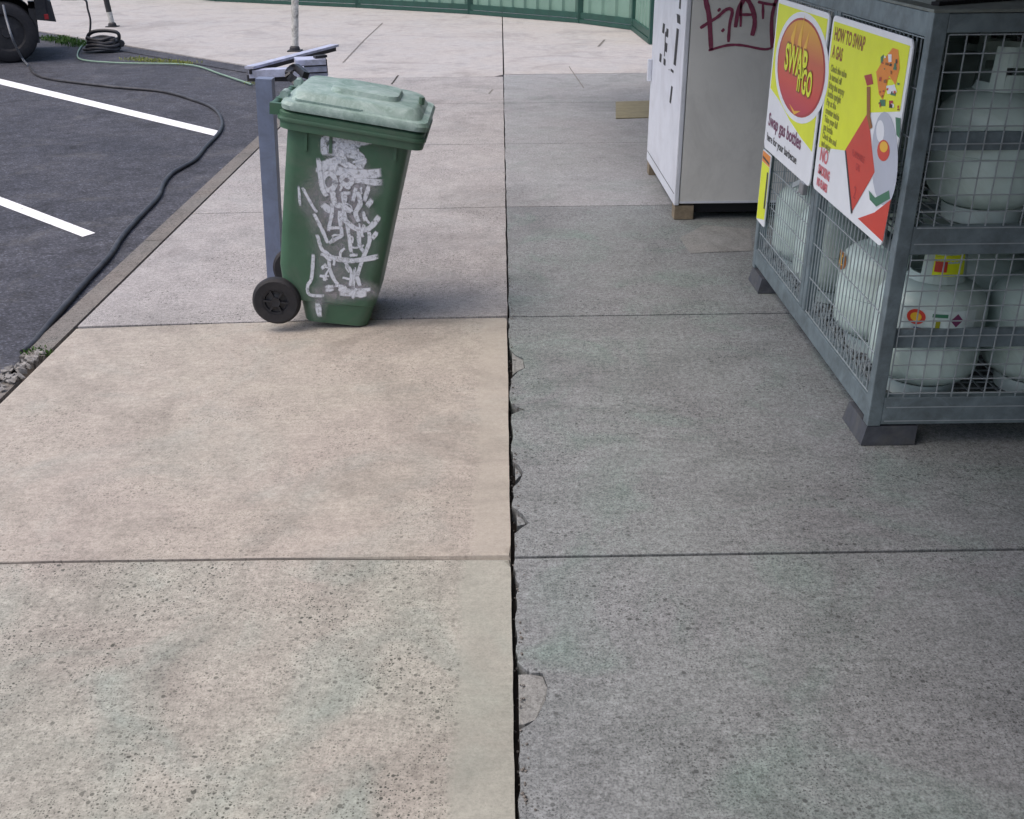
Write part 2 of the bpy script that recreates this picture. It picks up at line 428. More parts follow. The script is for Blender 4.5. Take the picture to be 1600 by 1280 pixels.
def edge_line(p, q, step, amp, seed, chips=(), notches=()):
    """points from p to q with a ragged sideways wobble (x direction)"""
    rn = random.Random(seed); p, q = Vector(p), Vector(q); L = (q-p).length; n = max(2, int(L/step)); out = []
    dx = Vector((1, 0, 0)); w1 = 0
    for i in range(n+1):
        t = i/n; c = p.lerp(q, t); w1 = w1*.6+rn.uniform(-amp, amp)
        o = w1 if 0 < i < n else 0
        for cy, ln, dp in chips:
            e = abs(c.y-cy)/ln
            if e < 1: o += dp*(1-e**3)*(1+rn.uniform(-.25, .25))
        out.append(c+dx*o)
    for nt_ in notches:
        P_ = [Vector((G(*k).x, G(*k).y, 0)) for k in nt_]
        y1, y0 = max(P_[0].y, P_[-1].y), min(P_[0].y, P_[-1].y)
        P_[0].x = P_[-1].x = p.x
        idx = [i for i, q_ in enumerate(out) if y0 <= q_.y <= y1]
        k0_ = idx[0] if idx else next(i for i, q_ in enumerate(out) if q_.y < y0)
        out = [q_ for q_ in out[:k0_]] + P_ + [q_ for q_ in out[k0_:] if not (y0 <= q_.y <= y1)]
    return out
def slab(poly, mat, z=0.0, bev=.004, th=.055):
    mb = MB(); a = [Vector((p[0], p[1], z-th)) for p in poly]; b = [Vector((p[0], p[1], z)) for p in poly]
    mb.loft([a, b])
    if bev:
        top = [e for e in mb.b.edges if all(abs(v.co.z-z) < 1e-6 for v in e.verts)]
        bmesh.ops.bevel(mb.b, geom=top, offset=bev, segments=2, affect='EDGES', profile=.5)
    return struct(mb, 'pavement', mat)
g = .006
yl1 = G(125, 512).y
LY = [-8, .5, Y0, (yl1, Y0+SP), (G(304, 334).y, Y0+2*SP), Y0+3*SP, Y0+4*SP, dyd(-2.0)-.05]
for i in range(len(LY)-1):
    a, b = LY[i], LY[i+1]
    al, ar = a if isinstance(a, tuple) else (a, a); bl, br = b if isinstance(b, tuple) else (b, b)
    near = i <= 2
    xr = XC-.007 if near else XC-.004
    right = edge_line((xr, ar+g, 0), (xr, br-g, 0), .05, .0010 if near else .0016, 11+i)
    gg = .017 if i == 3 else g
    poly = [(XK, al+gg, 0)] + [(XK+(xr-XK)*t, al+(ar-al)*t+gg, 0) for t in (.33, .66)] + [right[0]+Vector((0, gg-g, 0))] + right[1:] + [(XK+(xr-XK)*t, bl+(br-bl)*t-g, 0) for t in (.66, .33)] + [(XK, bl-g, 0)]
    slab(poly, 'concrete_near' if i <= 1 else ('concrete_new' if i == 2 else 'concrete_left'), z=.004 if near else 0.0, bev=.019 if near else .003)
notch = {2: [[(797, 546), (806, 554), (818, 559), (821, 575), (808, 581), (799, 592)], [(799, 630), (811, 636), (819, 640), (803, 647)], [(801, 720), (812, 727), (819, 738), (813, 752), (803, 760)], [(803, 793), (818, 803), (828, 817), (813, 826), (805, 833)]],
         1: [[(806, 903), (813, 914), (806, 930)], [(806, 985), (810, 992), (806, 1004)], [(806, 1033), (820, 1044), (830, 1050), (849, 1051), (857, 1072), (854, 1094), (839, 1124), (826, 1134), (813, 1138), (809, 1152)], [(808, 1205), (815, 1216), (809, 1232)]]}
chips = {}
RY = [-8, .5, Y0+.0, Y0+SP, Y0+2*SP, Y0+3*SP, Y0+4*SP, 11.98]
for i in range(len(RY)-1):
    a, b = RY[i], RY[i+1]; s1 = .012
    xl = XC+.005
    left = edge_line((xl, b-g, 0), (xl, a+g, 0), .018 if i in (1, 2) else .06, .0042 if i in (1, 2) else .0025, 40+i, (), notch.get(i, ()))
    poly = [(2.25, a+g+s1, 0), (2.25, b-g+s1, 0)] + left
    slab(poly, 'concrete_mid' if i >= 4 else 'concrete_right', z=-.001, bev=.0025 if i in (1, 2) else .002)
# mortar and loose chips showing in the notches of the joint
def chunk(px, r, h, mat, nm='broken_concrete', z=-.012, seed=1):
    rn = random.Random(seed); c = G(*px); mb = MB(); n = 9
    ring = [(r*(1+rn.uniform(-.25, .25))*cos(2*pi*k/n), r*1.0*(1+rn.uniform(-.25, .25))*sin(2*pi*k/n)) for k in range(n)]
    mb.loft([[Vector((c.x+x, c.y+y*1.3, z-h)) for x, y in ring], [Vector((c.x+x*.97, c.y+y*1.27, z+rn.uniform(-.002, .002))) for x, y in ring], ])
    return struct(mb, nm, mat)
def fill(pts, mat, z, name='joint_filler'):
    mb = MB(); P = [G(*k) for k in pts]; rn = random.Random(len(pts))
    mb.loft([[Vector((p.x, p.y, -.05)) for p in P], [Vector((p.x, p.y, z+rn.uniform(-.003, .002))) for p in P]]); return struct(mb, name, mat)
fill([(810, 1052), (828, 1053.5), (847.5, 1054.5), (855, 1073), (851.5, 1093), (836.5, 1122), (820, 1131), (811, 1130)], 'concrete_patch', -.003)
fill([(800, 550), (806, 556), (817, 561), (819, 573), (806, 579), (801, 585)], 'concrete_patch', -.004)
fill([(805, 726), (811, 731), (814, 738), (805, 746)], 'concrete_right', -.010)
fill([(807, 800), (817, 806), (821, 814), (808, 817)], 'concrete_right', -.010)
# grit and crumbs lying in and beside the joint
mb = MB(); rn = random.Random(9)
for k in range(260):
    y = 1.5+rn.random()**1.3*3.6; x = XC+rn.gauss(.006, .010); r = rn.uniform(.0012, .0045)
    zz = -.03 if XC-.008 < x < XC+.008 else (.0 if x > XC else .007)
    if x < XC-.008: continue
    t = bmesh.new(); bmesh.ops.create_icosphere(t, subdivisions=1, radius=r)
    for v in t.verts: v.co = Vector((v.co.x*rn.uniform(.7, 1.3)+x, v.co.y*rn.uniform(.7, 1.3)+y, v.co.z*.7+zz+r*.4))
    me = bpy.data.meshes.new('t'); t.to_mesh(me); t.free(); mb.b.from_mesh(me); bpy.data.meshes.remove(me)
tag(mb.build('grit', 'kerb_concrete', doubles=False), kind='stuff')
# the wide pale apron beyond
mb = MB()
A = [(XC-.004, 11.985), (XC-.004, 60), (-60, 60), (-60, dyd(-12)+6), (-30, dyd(-12)+6), (-12, dyd(-12)), (-1.93, dyd(-1.93)), (-1.93, LY[-1]+.012), (XC-.1, LY[-1]+.012)]
mb.loft([[Vector((x, y, -.055)) for x, y in A], [Vector((x, y, -.001)) for x, y in A]]); struct(mb, 'apron', 'concrete_far')
mb = MB(); A = [(XC+.012, 12.0), (30, 12.0), (30, 60), (XC+.012, 60)]
mb.loft([[Vector((x, y, -.055)) for x, y in A], [Vector((x, y, -.001)) for x, y in A]]); struct(mb, 'apron', 'concrete_far')
mb = MB(); mb.box(2.26, 30, -8, 11.99, -.055, -.004); struct(mb, 'pavement', 'concrete_right')
fp_ = [G(1062, 372), G(1078, 396), G(1176, 392), G(1172, 358), G(1100, 352)]
mb = MB(); mb.face([Vector((p.x, p.y, .0012)) for p in fp_]); struct(mb, 'concrete_patch', 'concrete_patch')
# hairline cracks and faint joints in the concrete
def crack(pts, wd, mat='joint_dirt', z=.0015):
    mb = MB(); P = [G(x, y) for x, y in pts]; P = [Vector((p.x, p.y, z)) for p in P]
    Q = []
    for a, b in zip(P, P[1:]):
        n = max(2, int((b-a).length/.05))
        for k in range(n): Q.append(a.lerp(b, k/n)+Vector((random.uniform(-.003, .003), random.uniform(-.005, .005), 0)))
    Q.append(P[-1])
    for a, b in zip(Q, Q[1:]):
        d = (b-a).normalized(); s_ = Vector((-d.y, d.x, 0))*wd/2; mb.face([a+s_, b+s_, b-s_, a-s_])
    return struct(mb, 'crack', mat)
crack([(598, 36), (570, 62), (536, 98)], .022, 'kerb_concrete'); crack([(622, 118), (612, 132)], .02)
crack([(889, 104), (900, 120), (912, 138)], .012, 'kerb_concrete'); crack([(945, 62), (935, 73)], .03, 'kerb_concrete')
crack([(1400, 742), (1480, 770), (1540, 785), (1600, 806)], .0014, 'joint_dirt')
crack([(806, 640), (818, 640)], .006); crack([(770, 140), (764, 147)], .02, 'kerb_concrete')
# parking bay lines
def stripe(a, b, ext=0):
    mb = MB(); (p0, p1), (q0, q1) = [[G(*k, AZ+.004) for k in s_] for s_ in (a, b)]
    d = ((q0+q1)-(p0+p1)).normalized()*ext
    mb.face([p0, p1, q1+d, q0+d]); return struct(mb, 'parking_line', 'line_paint')
stripe(((344, 205), (338, 213)), ((0, 123), (0, 132)), 1.2)
stripe(((149, 364), (129, 370)), ((0, 306), (0, 322)), 3.0)
# weeds at the broken kerb end and along the diagonal edge
def weeds(name, spots, label, mat, rad, ht, cnt, cat='weed'):
    mb = MB(); rn = random.Random(len(spots)*7+cnt)
    for s_ in spots:
        for _ in range(cnt):
            a = rn.uniform(0, 2*pi); r = rad*rn.random()**.6; p = Vector((s_[0]+r*cos(a), s_[1]+r*sin(a), -.01)); h = ht*rn.uniform(.4, 1.1); lean = Vector((rn.uniform(-1, 1), rn.uniform(-1, 1), 0))*h*.6
            t = rn.uniform(0, pi); wv = Vector((cos(t), sin(t), 0))*h*.16
            mb.face([p-wv*.4, p+wv*.4, p+lean*.6+Vector((0, 0, h*.7))+wv, p+lean+Vector((0, 0, h)), p+lean*.6+Vector((0, 0, h*.7))-wv])
    return mb.build(name, mat, doubles=False)
wsp = [(G(60, 545).x, G(60, 545).y), (G(74, 552).x, G(74, 552).y), (G(45, 550).x, G(45, 550).y)]
tag(weeds('weed', wsp, '', 'leaf', .035, .022, 40), 'small green weed tuft growing at the broken end of the kerb', 'weed')
sp1 = [(p.x, p.y) for p in (G(x, 58+(x-75)*.22) for x in range(78, 140, 5))]
tag(weeds('grass', sp1, '', 'leaf', .24, .045, 90), kind='stuff')
sp2 = [(p.x, p.y) for p in (G(x, 92+(x-210)*.08) for x in range(205, 300, 7))] + [(G(400, 128).x, G(400, 128).y)]
tag(weeds('grass', sp2, '', 'leaf_dry', .16, .03, 60), kind='stuff')
# rubble of the broken kerb
rn = random.Random(5)
mb = MB()
for k in range(60):
    c = G(rn.uniform(2, 66), 0); u = rn.random(); px = 66*(1-u)+rn.uniform(-8, 6); py = 556+u*44+rn.uniform(-9, 10)
    c = G(px, py); r = rn.uniform(.006, .022)
    if not (-2.07 < c.x < XK-.02): continue
    pts = [Vector((rn.uniform(-1, 1), rn.uniform(-1, 1), rn.uniform(-.6, .6))).normalized()*r*rn.uniform(.8, 1.2) for _ in range(9)]
    t = bmesh.new()
    for p in pts: t.verts.new(p+Vector((c.x, c.y, r*.3)))
    bmesh.ops.convex_hull(t, input=t.verts); me = bpy.data.meshes.new('t'); t.to_mesh(me); t.free(); mb.b.from_mesh(me); bpy.data.meshes.remove(me)
tag(mb.build('rubble', 'rubble_stone', doubles=False), kind='stuff')
# yellow-brown patch let into the concrete near the freezer
mb = MB(); q = [G(962, 160), G(1030, 158), G(1030, 184), G(962, 186)]
mb.prism([Vector((p.x, p.y, .001)) for p in q], (0, 0, .006))
tag(mb.build('drain_cover', 'olive_patch', bevel=.002), 'flat yellow-brown square cover in the concrete beside the white freezer', 'drain cover')

# ================================================================== SHOP WALL AND AWNING (shade the right-hand side)
mb = MB(); mb.box(2.25, 2.5, -9, 12.0, 0, 3.6); mb.box(1.15, 2.248, -9, -.9, 0, 2.29); tag(mb.build('shop_wall_and_blocker', 'brick_wall'), 'plain rendered shop wall behind the gas cage and freezer, plus an added light-blocking return wall', 'wall')  # second box: unseen return wall, added to block light at the lower right
aw = thing('awning', 'flat metal awning over the shop side of the footpath', 'awning', (2.25, 2, 0))
mb = MB(); mb.box(.20, 2.24, -9, 10.4, 2.38, 2.46); mb.build('awning_sheet', 'awning_sheet', aw)
mb = MB(); mb.box(.16, .197, -9, 10.4, 2.30, 2.50); mb.build('fascia', 'awning_sheet', aw)

# ================================================================== FENCE
fp = [(-16, 33), *[(G(x, y).x, G(x, y).y) for x, y in ((340, 2), (560, 12), (735, 22), (907, 36), (991, 47), (1019, 69))]]
fr = thing('metal_fence', 'green corrugated metal fence with dark green posts across the end of the concrete', 'fence', (fp[3][0], fp[3][1], 0))
mbs, mbr = MB(), MB()
FH = 1.8
for a, b in zip(fp, fp[1:]):
    a, b = Vector((*a, 0)), Vector((*b, 0)); d = (b-a); L = d.length; d.normalize(); nn = Vector((-d.y, d.x, 0))
    m_ = MB(); n = int(L/.29)
    prof = []
    for k in range(n):
        t = k*L/n; s_ = L/n
        prof += [(t, 0), (t+s_*.58, 0), (t+s_*.68, .035), (t+s_*.9, .035)]
    prof.append((L, 0))
    lo = [m_.b.verts.new(a+d*t+nn*o+Vector((0, 0, .16))) for t, o in prof]; hi = [m_.b.verts.new(a+d*t+nn*o+Vector((0, 0, FH))) for t, o in prof]
    for k in range(len(prof)-1): m_.b.faces.new([lo[k], lo[k+1], hi[k+1], hi[k]])
    m_.build('sheet_panel', 'fence_green', fr)
    m_ = MB(); m_.bar(a+Vector((0, 0, .12)), b+Vector((0, 0, .12)), .08, .09); m_.build('bottom_rail', 'fence_dark', fr)
    m_ = MB(); m_.bar(a+Vector((0, 0, FH+.02)), b+Vector((0, 0, FH+.02)), .08, .06); m_.build('top_rail', 'fence_dark', fr)
    m_ = MB(); m_.bar(a+Vector((0, 0, .035))-nn*.03, b+Vector((0, 0, .035))-nn*.03, .05, .06); m_.build('plinth', 'fence_dark', fr)
for p in fp:
    m_ = MB(); m_.box(p[0]-.05, p[0]+.05, p[1]-.06, p[1]+.05, 0, FH+.06, .006); m_.build('post', 'fence_dark', fr)

# ================================================================== SIGN POLES ON THE APRON
def pole(px, top, label, r, dark_from):
    c = G(*px); d = on_y(*top, c.y)-c; e = c+d*(2.3/d.z)
    t = thing('steel_pole', label, 'pole', c, 'steel poles on the far concrete')
    m_ = MB(); m_.tube([c+Vector((0, 0, .01)), c.lerp(e, dark_from)], r, 14, False); m_.build('lower_shaft', 'pole_white', t, smooth=True)
    m_ = MB(); m_.tube([c.lerp(e, dark_from), e], r, 14, True); m_.build('upper_shaft', 'pole_white' if dark_from > .3 else 'vehicle_trim', t, smooth=True)
    m_ = MB(); m_.box(c.x-.09, c.x+.09, c.y-.09, c.y+.09, 0, .014); m_.lathe([(r*1.5, .014), (r*1.4, .05), (r, .07)], c, 14); m_.build('base_plate', 'vehicle_trim', t)
pole((461, 80), (461, 0), 'thin pale pole with rusty marks behind the green bin', .047, .55)
pole((176, 42), (166, 0), 'thin leaning pole with dark upper part near the black hose coil', .045, .10)

# ================================================================== GREY POST WITH RAIL (behind the bin)
pb = G(432, 440); pt = on_y(414, 122, pb.y)
P = thing('steel_post', 'blue-grey square steel post with flat rail arm behind the green bin', 'post', pb)
m_ = MB(); m_.bar(pb, pt, .074, .074, (0, 1, 0)); m_.build('post_shaft', 'post_paint', P, bevel=.006)
pz = .975
e0, e1 = G(389, 106, .985), G(523, 71, 1.0)
m_ = MB(); m_.bar(e0, e1, .05, .012); m_.build('rail_arm', 'rail_metal', P, bevel=.003)
m_ = MB(); m_.bar(e0+Vector((.006, -.022, -.016)), e1+Vector((.006, -.022, -.016)), .008, .022); m_.build('rail_lip', 'tag_black', P)
m_ = MB(); c0 = G(390, 115, .955); c1 = G(475, 111, .96); m_.bar(c0, c1, .075, .035); m_.build('cross_bracket', 'rail_metal', P, bevel=.004)
m_ = MB(); c0 = G(389, 121, .93); c1 = G(458, 121, .93); m_.bar(c0, c1, .06, .03); m_.build('clamp_plate', 'tag_black', P, bevel=.003)
c0 = G(462, 106, .96); c1 = G(508, 104, .96); d = (c1-c0).normalized()
for k in range(3):
    m_ = MB(); m_.bar(c0+Vector((0, .01*k, .03-.034*k)), c1+Vector((0, .01*k, .03-.034*k)), .14, .026); m_.build('box_slat', 'rail_metal', P, bevel=.004)
m_ = MB(); m_.bar(c0+Vector((0, .02, 0)), c1+Vector((.004, .02, 0)), .11, .075); m_.bar(c0+Vector((.1, -.01, .052)), c1+Vector((.01, -.01, .052)), .03, .012); m_.build('box_core', 'vehicle_trim', P)
# black strap that ties the bin handle to the post
st = smooth_path([G(478, 118, .975), G(461, 105, 1.0), G(451, 117, .975), G(463, 130, .94), G(459, 148, .90), G(449, 157, .89)], 5)
m_ = MB(); 
for a, b in zip(st, st[1:]): m_.bar(a, b+(b-a)*.15, .03, .03, (0, 1, 0))
tag(m_.build('strap', 'black_plastic', bevel=.003), 'black strap looped between the grey post and the bin handle', 'strap')

# ================================================================== WHEELIE BIN
TL = radians(7); PX, YC = -.622, 4.398
def BT(v): return Vector((PX+v[0]*cos(TL)+v[2]*sin(TL), YC+v[1], -v[0]*sin(TL)+v[2]*cos(TL)+.004))
B = thing('wheelie_bin', 'green wheelie bin with pale lid and white spray graffiti, leaning forward off its wheels', 'bin', (-.75, YC, 0))
def ring(z, x0, x1, hw, r, slope=.0): return [Vector((p.x, p.y, z-slope*(p.x+.35))) for p in rrect(x0, x1, -hw, hw, r, 0, 6)]
m_ = MB()
m_.loft([ring(0, -.25, .0, .185, .04), ring(.006, -.265, .012, .20, .05), ring(.10, -.285, .036, .208, .05), ring(.105, -.355, .042, .214, .05), ring(.25, -.378, .062, .220, .05),
         ring(.45, -.370, .090, .227, .05), ring(.65, -.361, .118, .233, .05, .01), ring(.86, -.351, .146, .240, .05, .03)], True, False).xform(BT)
m_.build('body', 'bin_green', B, smooth=True)
m_ = MB()   # rim under the lid with its deep skirt
m_.loft([ring(.862, -.350, .145, .239, .05, .03), ring(.845, -.375, .192, .262, .05, .055), ring(.842, -.378, .199, .268, .05, .055), ring(.905, -.380, .204, .270, .05, .055), ring(.912, -.370, .196, .262, .05, .055)], True, True).xform(BT)
m_.build('rim', 'bin_green', B, smooth=True)
for x in (-.27, -.17, .09):      # ribs under the rim
    m_ = MB(); m_.box(x-.006, x+.006, -.247, -.225, .76, .84); m_.xform(BT).build('rib', 'bin_green', B)
m_ = MB(); m_.loft([ring(.872, -.386, .209, .274, .055, .055), ring(.880, -.388, .211, .276, .055, .055), ring(.888, -.386, .209, .274, .055, .055)], True, True).xform(BT); m_.build('rim_bead', 'bin_green', B, smooth=True)
# lid
def lring(z, x0, x1, hw, r, s_=.055): return ring(z, x0, x1, hw, r, s_)
m_ = MB()
m_.loft([lring(.918, -.372, .214, .274, .055), lring(.936, -.374, .218, .276, .055), lring(.950, -.366, .210, .268, .055), lring(.953, -.34, .185, .245, .055),
         lring(.985, -.325, .165, .228, .06), lring(.992, -.31, .15, .213, .06)], True, True).xform(BT)
L_ = m_.build('lid', 'bin_lid_green', B, smooth=True)
m_ = MB()   # raised inner panel
m_.loft([lring(.990, -.20, .085, .135, .05), lring(1.010, -.192, .077, .127, .045), lring(1.013, -.182, .068, .118, .04)], True, True).xform(BT)
m_.build('lid_panel', 'bin_lid_green', L_, smooth=True)
m_ = MB()
m_.loft([ring(.968, -.30, -.02, .03, .02, .055), ring(.975, -.30, -.02, .03, .02, .055)], True, True).xform(lambda v: BT((v.x-.02, v.y-.215, v.z-.012))); m_.build('lid_step', 'bin_lid_green', L_)
m_ = MB(); m_.lathe([(.0, 0), (.012, 0), (.012, .03), (.0, .03)], (0, 0, 0), 8)
m_.xform(lambda v: BT((v.x+.17, v.y-.03, v.z+.955))).build('lid_grip', 'bin_green', L_)
# handle bar and hinge lugs at the back
m_ = MB(); m_.tube([BT((-.412, -.20, .915)), BT((-.412, .20, .915))], .014, 12)
for y in (-.21, -.09, .09, .21):
    m_.hexa([BT((x, y+dy, z)) for z in (.885, .93) for x, dy in ((-.42, -.014), (-.36, -.014), (-.36, .014), (-.42, .014))])
m_.build('handle', 'bin_green', B, smooth=True)
for y in (-.15, .15):
    m_ = MB(); m_.tube([BT((-.372, y-.03, .958)), BT((-.372, y+.03, .958))], .017, 10); m_.build('hinge', 'bin_lid_green', B, smooth=True)
# wheels and axle
for sgn in (-1, 1):
    yc = sgn*.222
    wt = MB(); pr = [(.058, -.024), (.092, -.026), (.102, -.018), (.105, 0), (.102, .018), (.092, .026), (.058, .024)]
    wt.lathe([(r, z) for r, z in pr], (-.381, yc, .096), 40, 'Y').xform(BT)
    wh = wt.build('wheel', 'black_rubber', B, smooth=True)
    hb = MB(); o = sgn*.024
    hb.lathe([(.0, o*1.0), (.020, o*1.15), (.022, o*.7), (.038, o*.45), (.046, o*.5), (.05, o*.8), (.062, o*.85)], (-.381, yc, .096), 32, 'Y')
    for k in range(6):
        a = k*pi/3; hb.bar((-.381+.02*cos(a), yc+o*.75, .096+.02*sin(a)), (-.381+.055*cos(a), yc+o*.75, .096+.055*sin(a)), .008, .012, (0, 1, 0))
    hb.xform(BT).build('hub', 'black_plastic', wh, smooth=True)
m_ = MB(); m_.tube([BT((-.381, -.235, .096)), BT((-.381, .235, .096))], .010, 10); m_.build('axle', 'galvanised', B, smooth=True)
for y in (-.16, .16):
    m_ = MB(); m_.hexa([BT((x, y+dy, z)) for z in (.07, .16) for x, dy in ((-.395, -.02), (-.30, -.02), (-.30, .02), (-.395, .02))]); m_.build('axle_bracket', 'bin_green', B)
# graffiti on the side that faces us, laid on the tapering side wall
SPA, SPB, SPC = BT((-.3, -.216, .12)), BT((.0, -.216, .12)), BT((-.1, -.240, .86))
SN = (SPB-SPA).cross(SPC-SPA).normalized()
if SN.y > 0: SN = -SN
def gb(x, y): return on_plane(x, y, SPA, SN) + SN*.0025
wash = MB(); wu = (SPB-SPA).normalized(); wv_ = SN.cross(wu).normalized(); rg = random.Random(21)
for k, (x, y, a, b, pk) in enumerate([(520, 222, 18, 26, .6), (540, 262, 30, 26, .8), (530, 290, 44, 34, .9), (560, 285, 34, 26, .7), (525, 325, 42, 36, .8), (548, 345, 40, 34, .7), (535, 385, 48, 40, .45), (515, 420, 26, 46, .45), (560, 452, 34, 16, .9), (520, 460, 36, 16, .6), (498, 470, 14, 30, .5), (480, 310, 16, 26, .45), (500, 345, 20, 26, .4), (535, 435, 36, 30, .35)]):
    spray_blob(wash, gb(x, y)-SN*(.0016-.00006*k), a*1.25/357, b*1.25/357, wu, wv_, peak=pk)
wash.build('graffiti_haze', 'spray_wash', B, doubles=False)
gr = MB()
strokes = [
 ([(511, 203), (542, 213)], 3.6), ([(507, 240), (506, 220), (516, 215), (530, 217), (537, 225)], 3), ([(516, 234), (542, 229), (565, 218), (596, 212)], 5.2),
 ([(526, 237), (548, 240), (565, 247), (561, 260)], 4.2), ([(526, 246), (542, 256), (556, 263)], 2.4), ([(499, 268), (508, 258), (526, 252)], 4), ([(516, 263), (554, 272), (592, 271)], 4.6),
 ([(554, 281), (596, 286)], 3), ([(514+10*cos(a*pi/5), 284+13*sin(a*pi/5)) for a in range(11)], 2.6), ([(542+8*cos(a*pi/5), 281+8*sin(a*pi/5)) for a in range(11)], 2.4),
 ([(551, 314), (557, 293)], 2.2), ([(569, 314), (577, 290)], 2.2), ([(533, 302), (547, 302)], 2.2), ([(467, 290), (469, 322)], 1.4), ([(473, 293), (487, 319), (495, 331)], 1.6),
 ([(506, 320), (516, 330)], 4), ([(574, 321), (581, 313)], 3), ([(491, 334), (504, 360), (512, 379)], 2), ([(519, 318), (519, 333), (513, 360)], 2), ([(531, 330), (531, 342), (534, 366), (525, 373), (515, 379)], 2),
 ([(540, 305), (538, 330), (543, 352), (549, 395)], 2.1), ([(534, 339), (556, 357), (576, 357), (592, 339)], 3), ([(561, 360), (562, 382), (570, 395)], 2.2), ([(577, 363), (577, 379), (567, 404), (558, 431)], 2.2),
 ([(582, 372), (589, 363)], 2.6), ([(515, 401), (549, 407), (590, 401)], 3), ([(496, 367), (503, 389), (513, 398), (516, 422), (527, 443), (543, 453), (579, 452)], 2.1), ([(540, 410), (549, 425), (547, 446)], 1.7),
 ([(555, 419), (552, 452)], 1.7), ([(558, 431), (562, 446)], 2.4), ([(534, 456), (552, 458), (570, 459)], 4.4), ([(490, 397), (487, 434), (481, 446), (484, 460), (506, 462)], 1.9), ([(511, 450), (519, 450)], 4.4),
 ([(497, 474), (499, 493)], 3.2), ([(510, 413), (503, 419)], 2), ([(520, 300), (524, 318), (536, 322), (548, 330)], 3.2), ([(560, 300), (563, 318), (556, 332), (560, 345)], 2.6), ([(568, 330), (570, 345)], 1.8), ([(498, 248), (503, 290), (510, 305)], 2.6)]
for k, (pts, wpx) in enumerate(strokes):
    spray_stroke(gr, [gb(x, y)+SN*(.00006*k) for x, y in pts], wpx*(1.5 if max(p[1] for p in pts) < 300 else 1.3)/357.0, SN, rg)
for k in range(46):     # the tangle of thinner overlapping lines
    y = rg.uniform(208, 455); cx = 535+10*sin(y/40); x = cx+rg.uniform(-30, 34)
    a = rg.choice((radians(rg.uniform(60, 120)), radians(rg.uniform(-20, 50)))); l = rg.uniform(7, 20)
    pts = [(x, y), (x+l*.5*cos(a)+rg.uniform(-4, 4), y+l*.5*sin(a)+rg.uniform(-3, 3)), (x+l*cos(a), y+l*sin(a))]
    pts = [(min(592, p), q) for p, q in pts]
    spray_stroke(gr, [gb(*p)+SN*(.0024+.00003*k) for p in pts], rg.uniform(.8, 2.6)/357, SN, rg)
gr.build('graffiti', 'spray_white', B, doubles=False)

# ================================================================== FREEZER
FZ = .095; fc = G(1053, 319, FZ); FX = fc.x; FY = fc.y; FYB = on_x(1010, 256, FX).y; FXR = FX+.82; FHT = 1.95
W = thing('ice_freezer', 'tall grey and white upright freezer with purple graffiti on its side', 'freezer', (FX+.4, (FY+FYB)/2, 0))
m_ = MB(); m_.box(FX+.03, FXR, FY, FYB, FZ, FHT, .008); m_.build('cabinet', 'freezer_grey', W)
m_ = MB(); m_.box(FX, FX+.029, FY-.004, FYB+.004, FZ-.008, FHT+.01, .006); m_.build('door', 'freezer_white', W)
dr = W.children[-1]
m_ = MB(); m_.box(FX-.028, FX-.001, FYB-.05, FYB-.01, .62, .76, .004); m_.build('handle', 'freezer_white', dr)
m_ = MB(); m_.box(FX+.06, FXR-.02, FY+.04, FYB-.04, .035, FZ-.001); m_.build('base', 'dark_gap', W)  # near-black box stands in for the shade in the gap under the cabinet
for (x, y) in ((FX+.005, FY+.002), (FX+.005, FYB-.1), (FXR-.13, FY+.05), (FXR-.13, FYB-.1)):
    m_ = MB(); m_.box(x, x+.115, y, y+.09, 0, FZ-.011, .004); m_.build('block_foot', 'wood_block', W)
m_ = MB(); m_.box(FX+.032, FXR-.003, FY-.003, FY-.0005, FZ+.004, FZ+.016); m_.build('edge_trim', 'freezer_white', W)
for z in (.22, 1.62):
    m_ = MB(); m_.box(FX+.004, FX+.05, FYB+.0045, FYB+.02, z, z+.09, .003); m_.build('hinge', 'galvanised', W)
m_ = MB(); m_.box(FX-.0015, FX-.0003, FY+.02, FYB-.02, .150, .154); m_.build('door_seam', 'tag_black', dr)
m_ = MB(); m_.box(FX+.0292, FX+.0298, FY-.0005, FYB, FZ, FHT); m_.build('door_gasket', 'dark_gap', W)
gy = FY-.0015; m_ = MB(); fr_ = (None, None, Vector((0, -1, 0)))
tg = [([(1103, -8), (1103, 2), (1108, 28), (1111, 78)], 3.4), ([(1094, 44), (1108, 35), (1122, 26), (1133, 16), (1141, 14), (1144, 20), (1140, 38), (1138, 66)], 2.2), ([(1122, 14), (1125, 17)], 2.6), ([(1128, 46), (1131, 49)], 2.8),
      ([(1107, 79), (1136, 71), (1160, 71), (1192, 77), (1206, 75)], 1.7), ([(1149, 43), (1153, 19), (1160, 3), (1167, -2), (1177, 19), (1179, 38), (1175, 56)], 3.0), ([(1155, 23), (1178, 23)], 2), ([(1158, 4), (1157, 42)], 2),
      ([(1184, 3), (1198, 6), (1213, 8)], 1.8), ([(1192, 6), (1192, 30)], 1.9), ([(1214, -4), (1206, 28), (1206, 75)], 2.4), ([(1215, 36), (1209, 68)], 1.8)]
for pts, wpx in tg: ribbon(m_, [on_y(x, y, gy) for x, y in pts], wpx/248.0, fr_)
m_.build('graffiti', 'tag_purple', W, doubles=False)
m_ = MB()
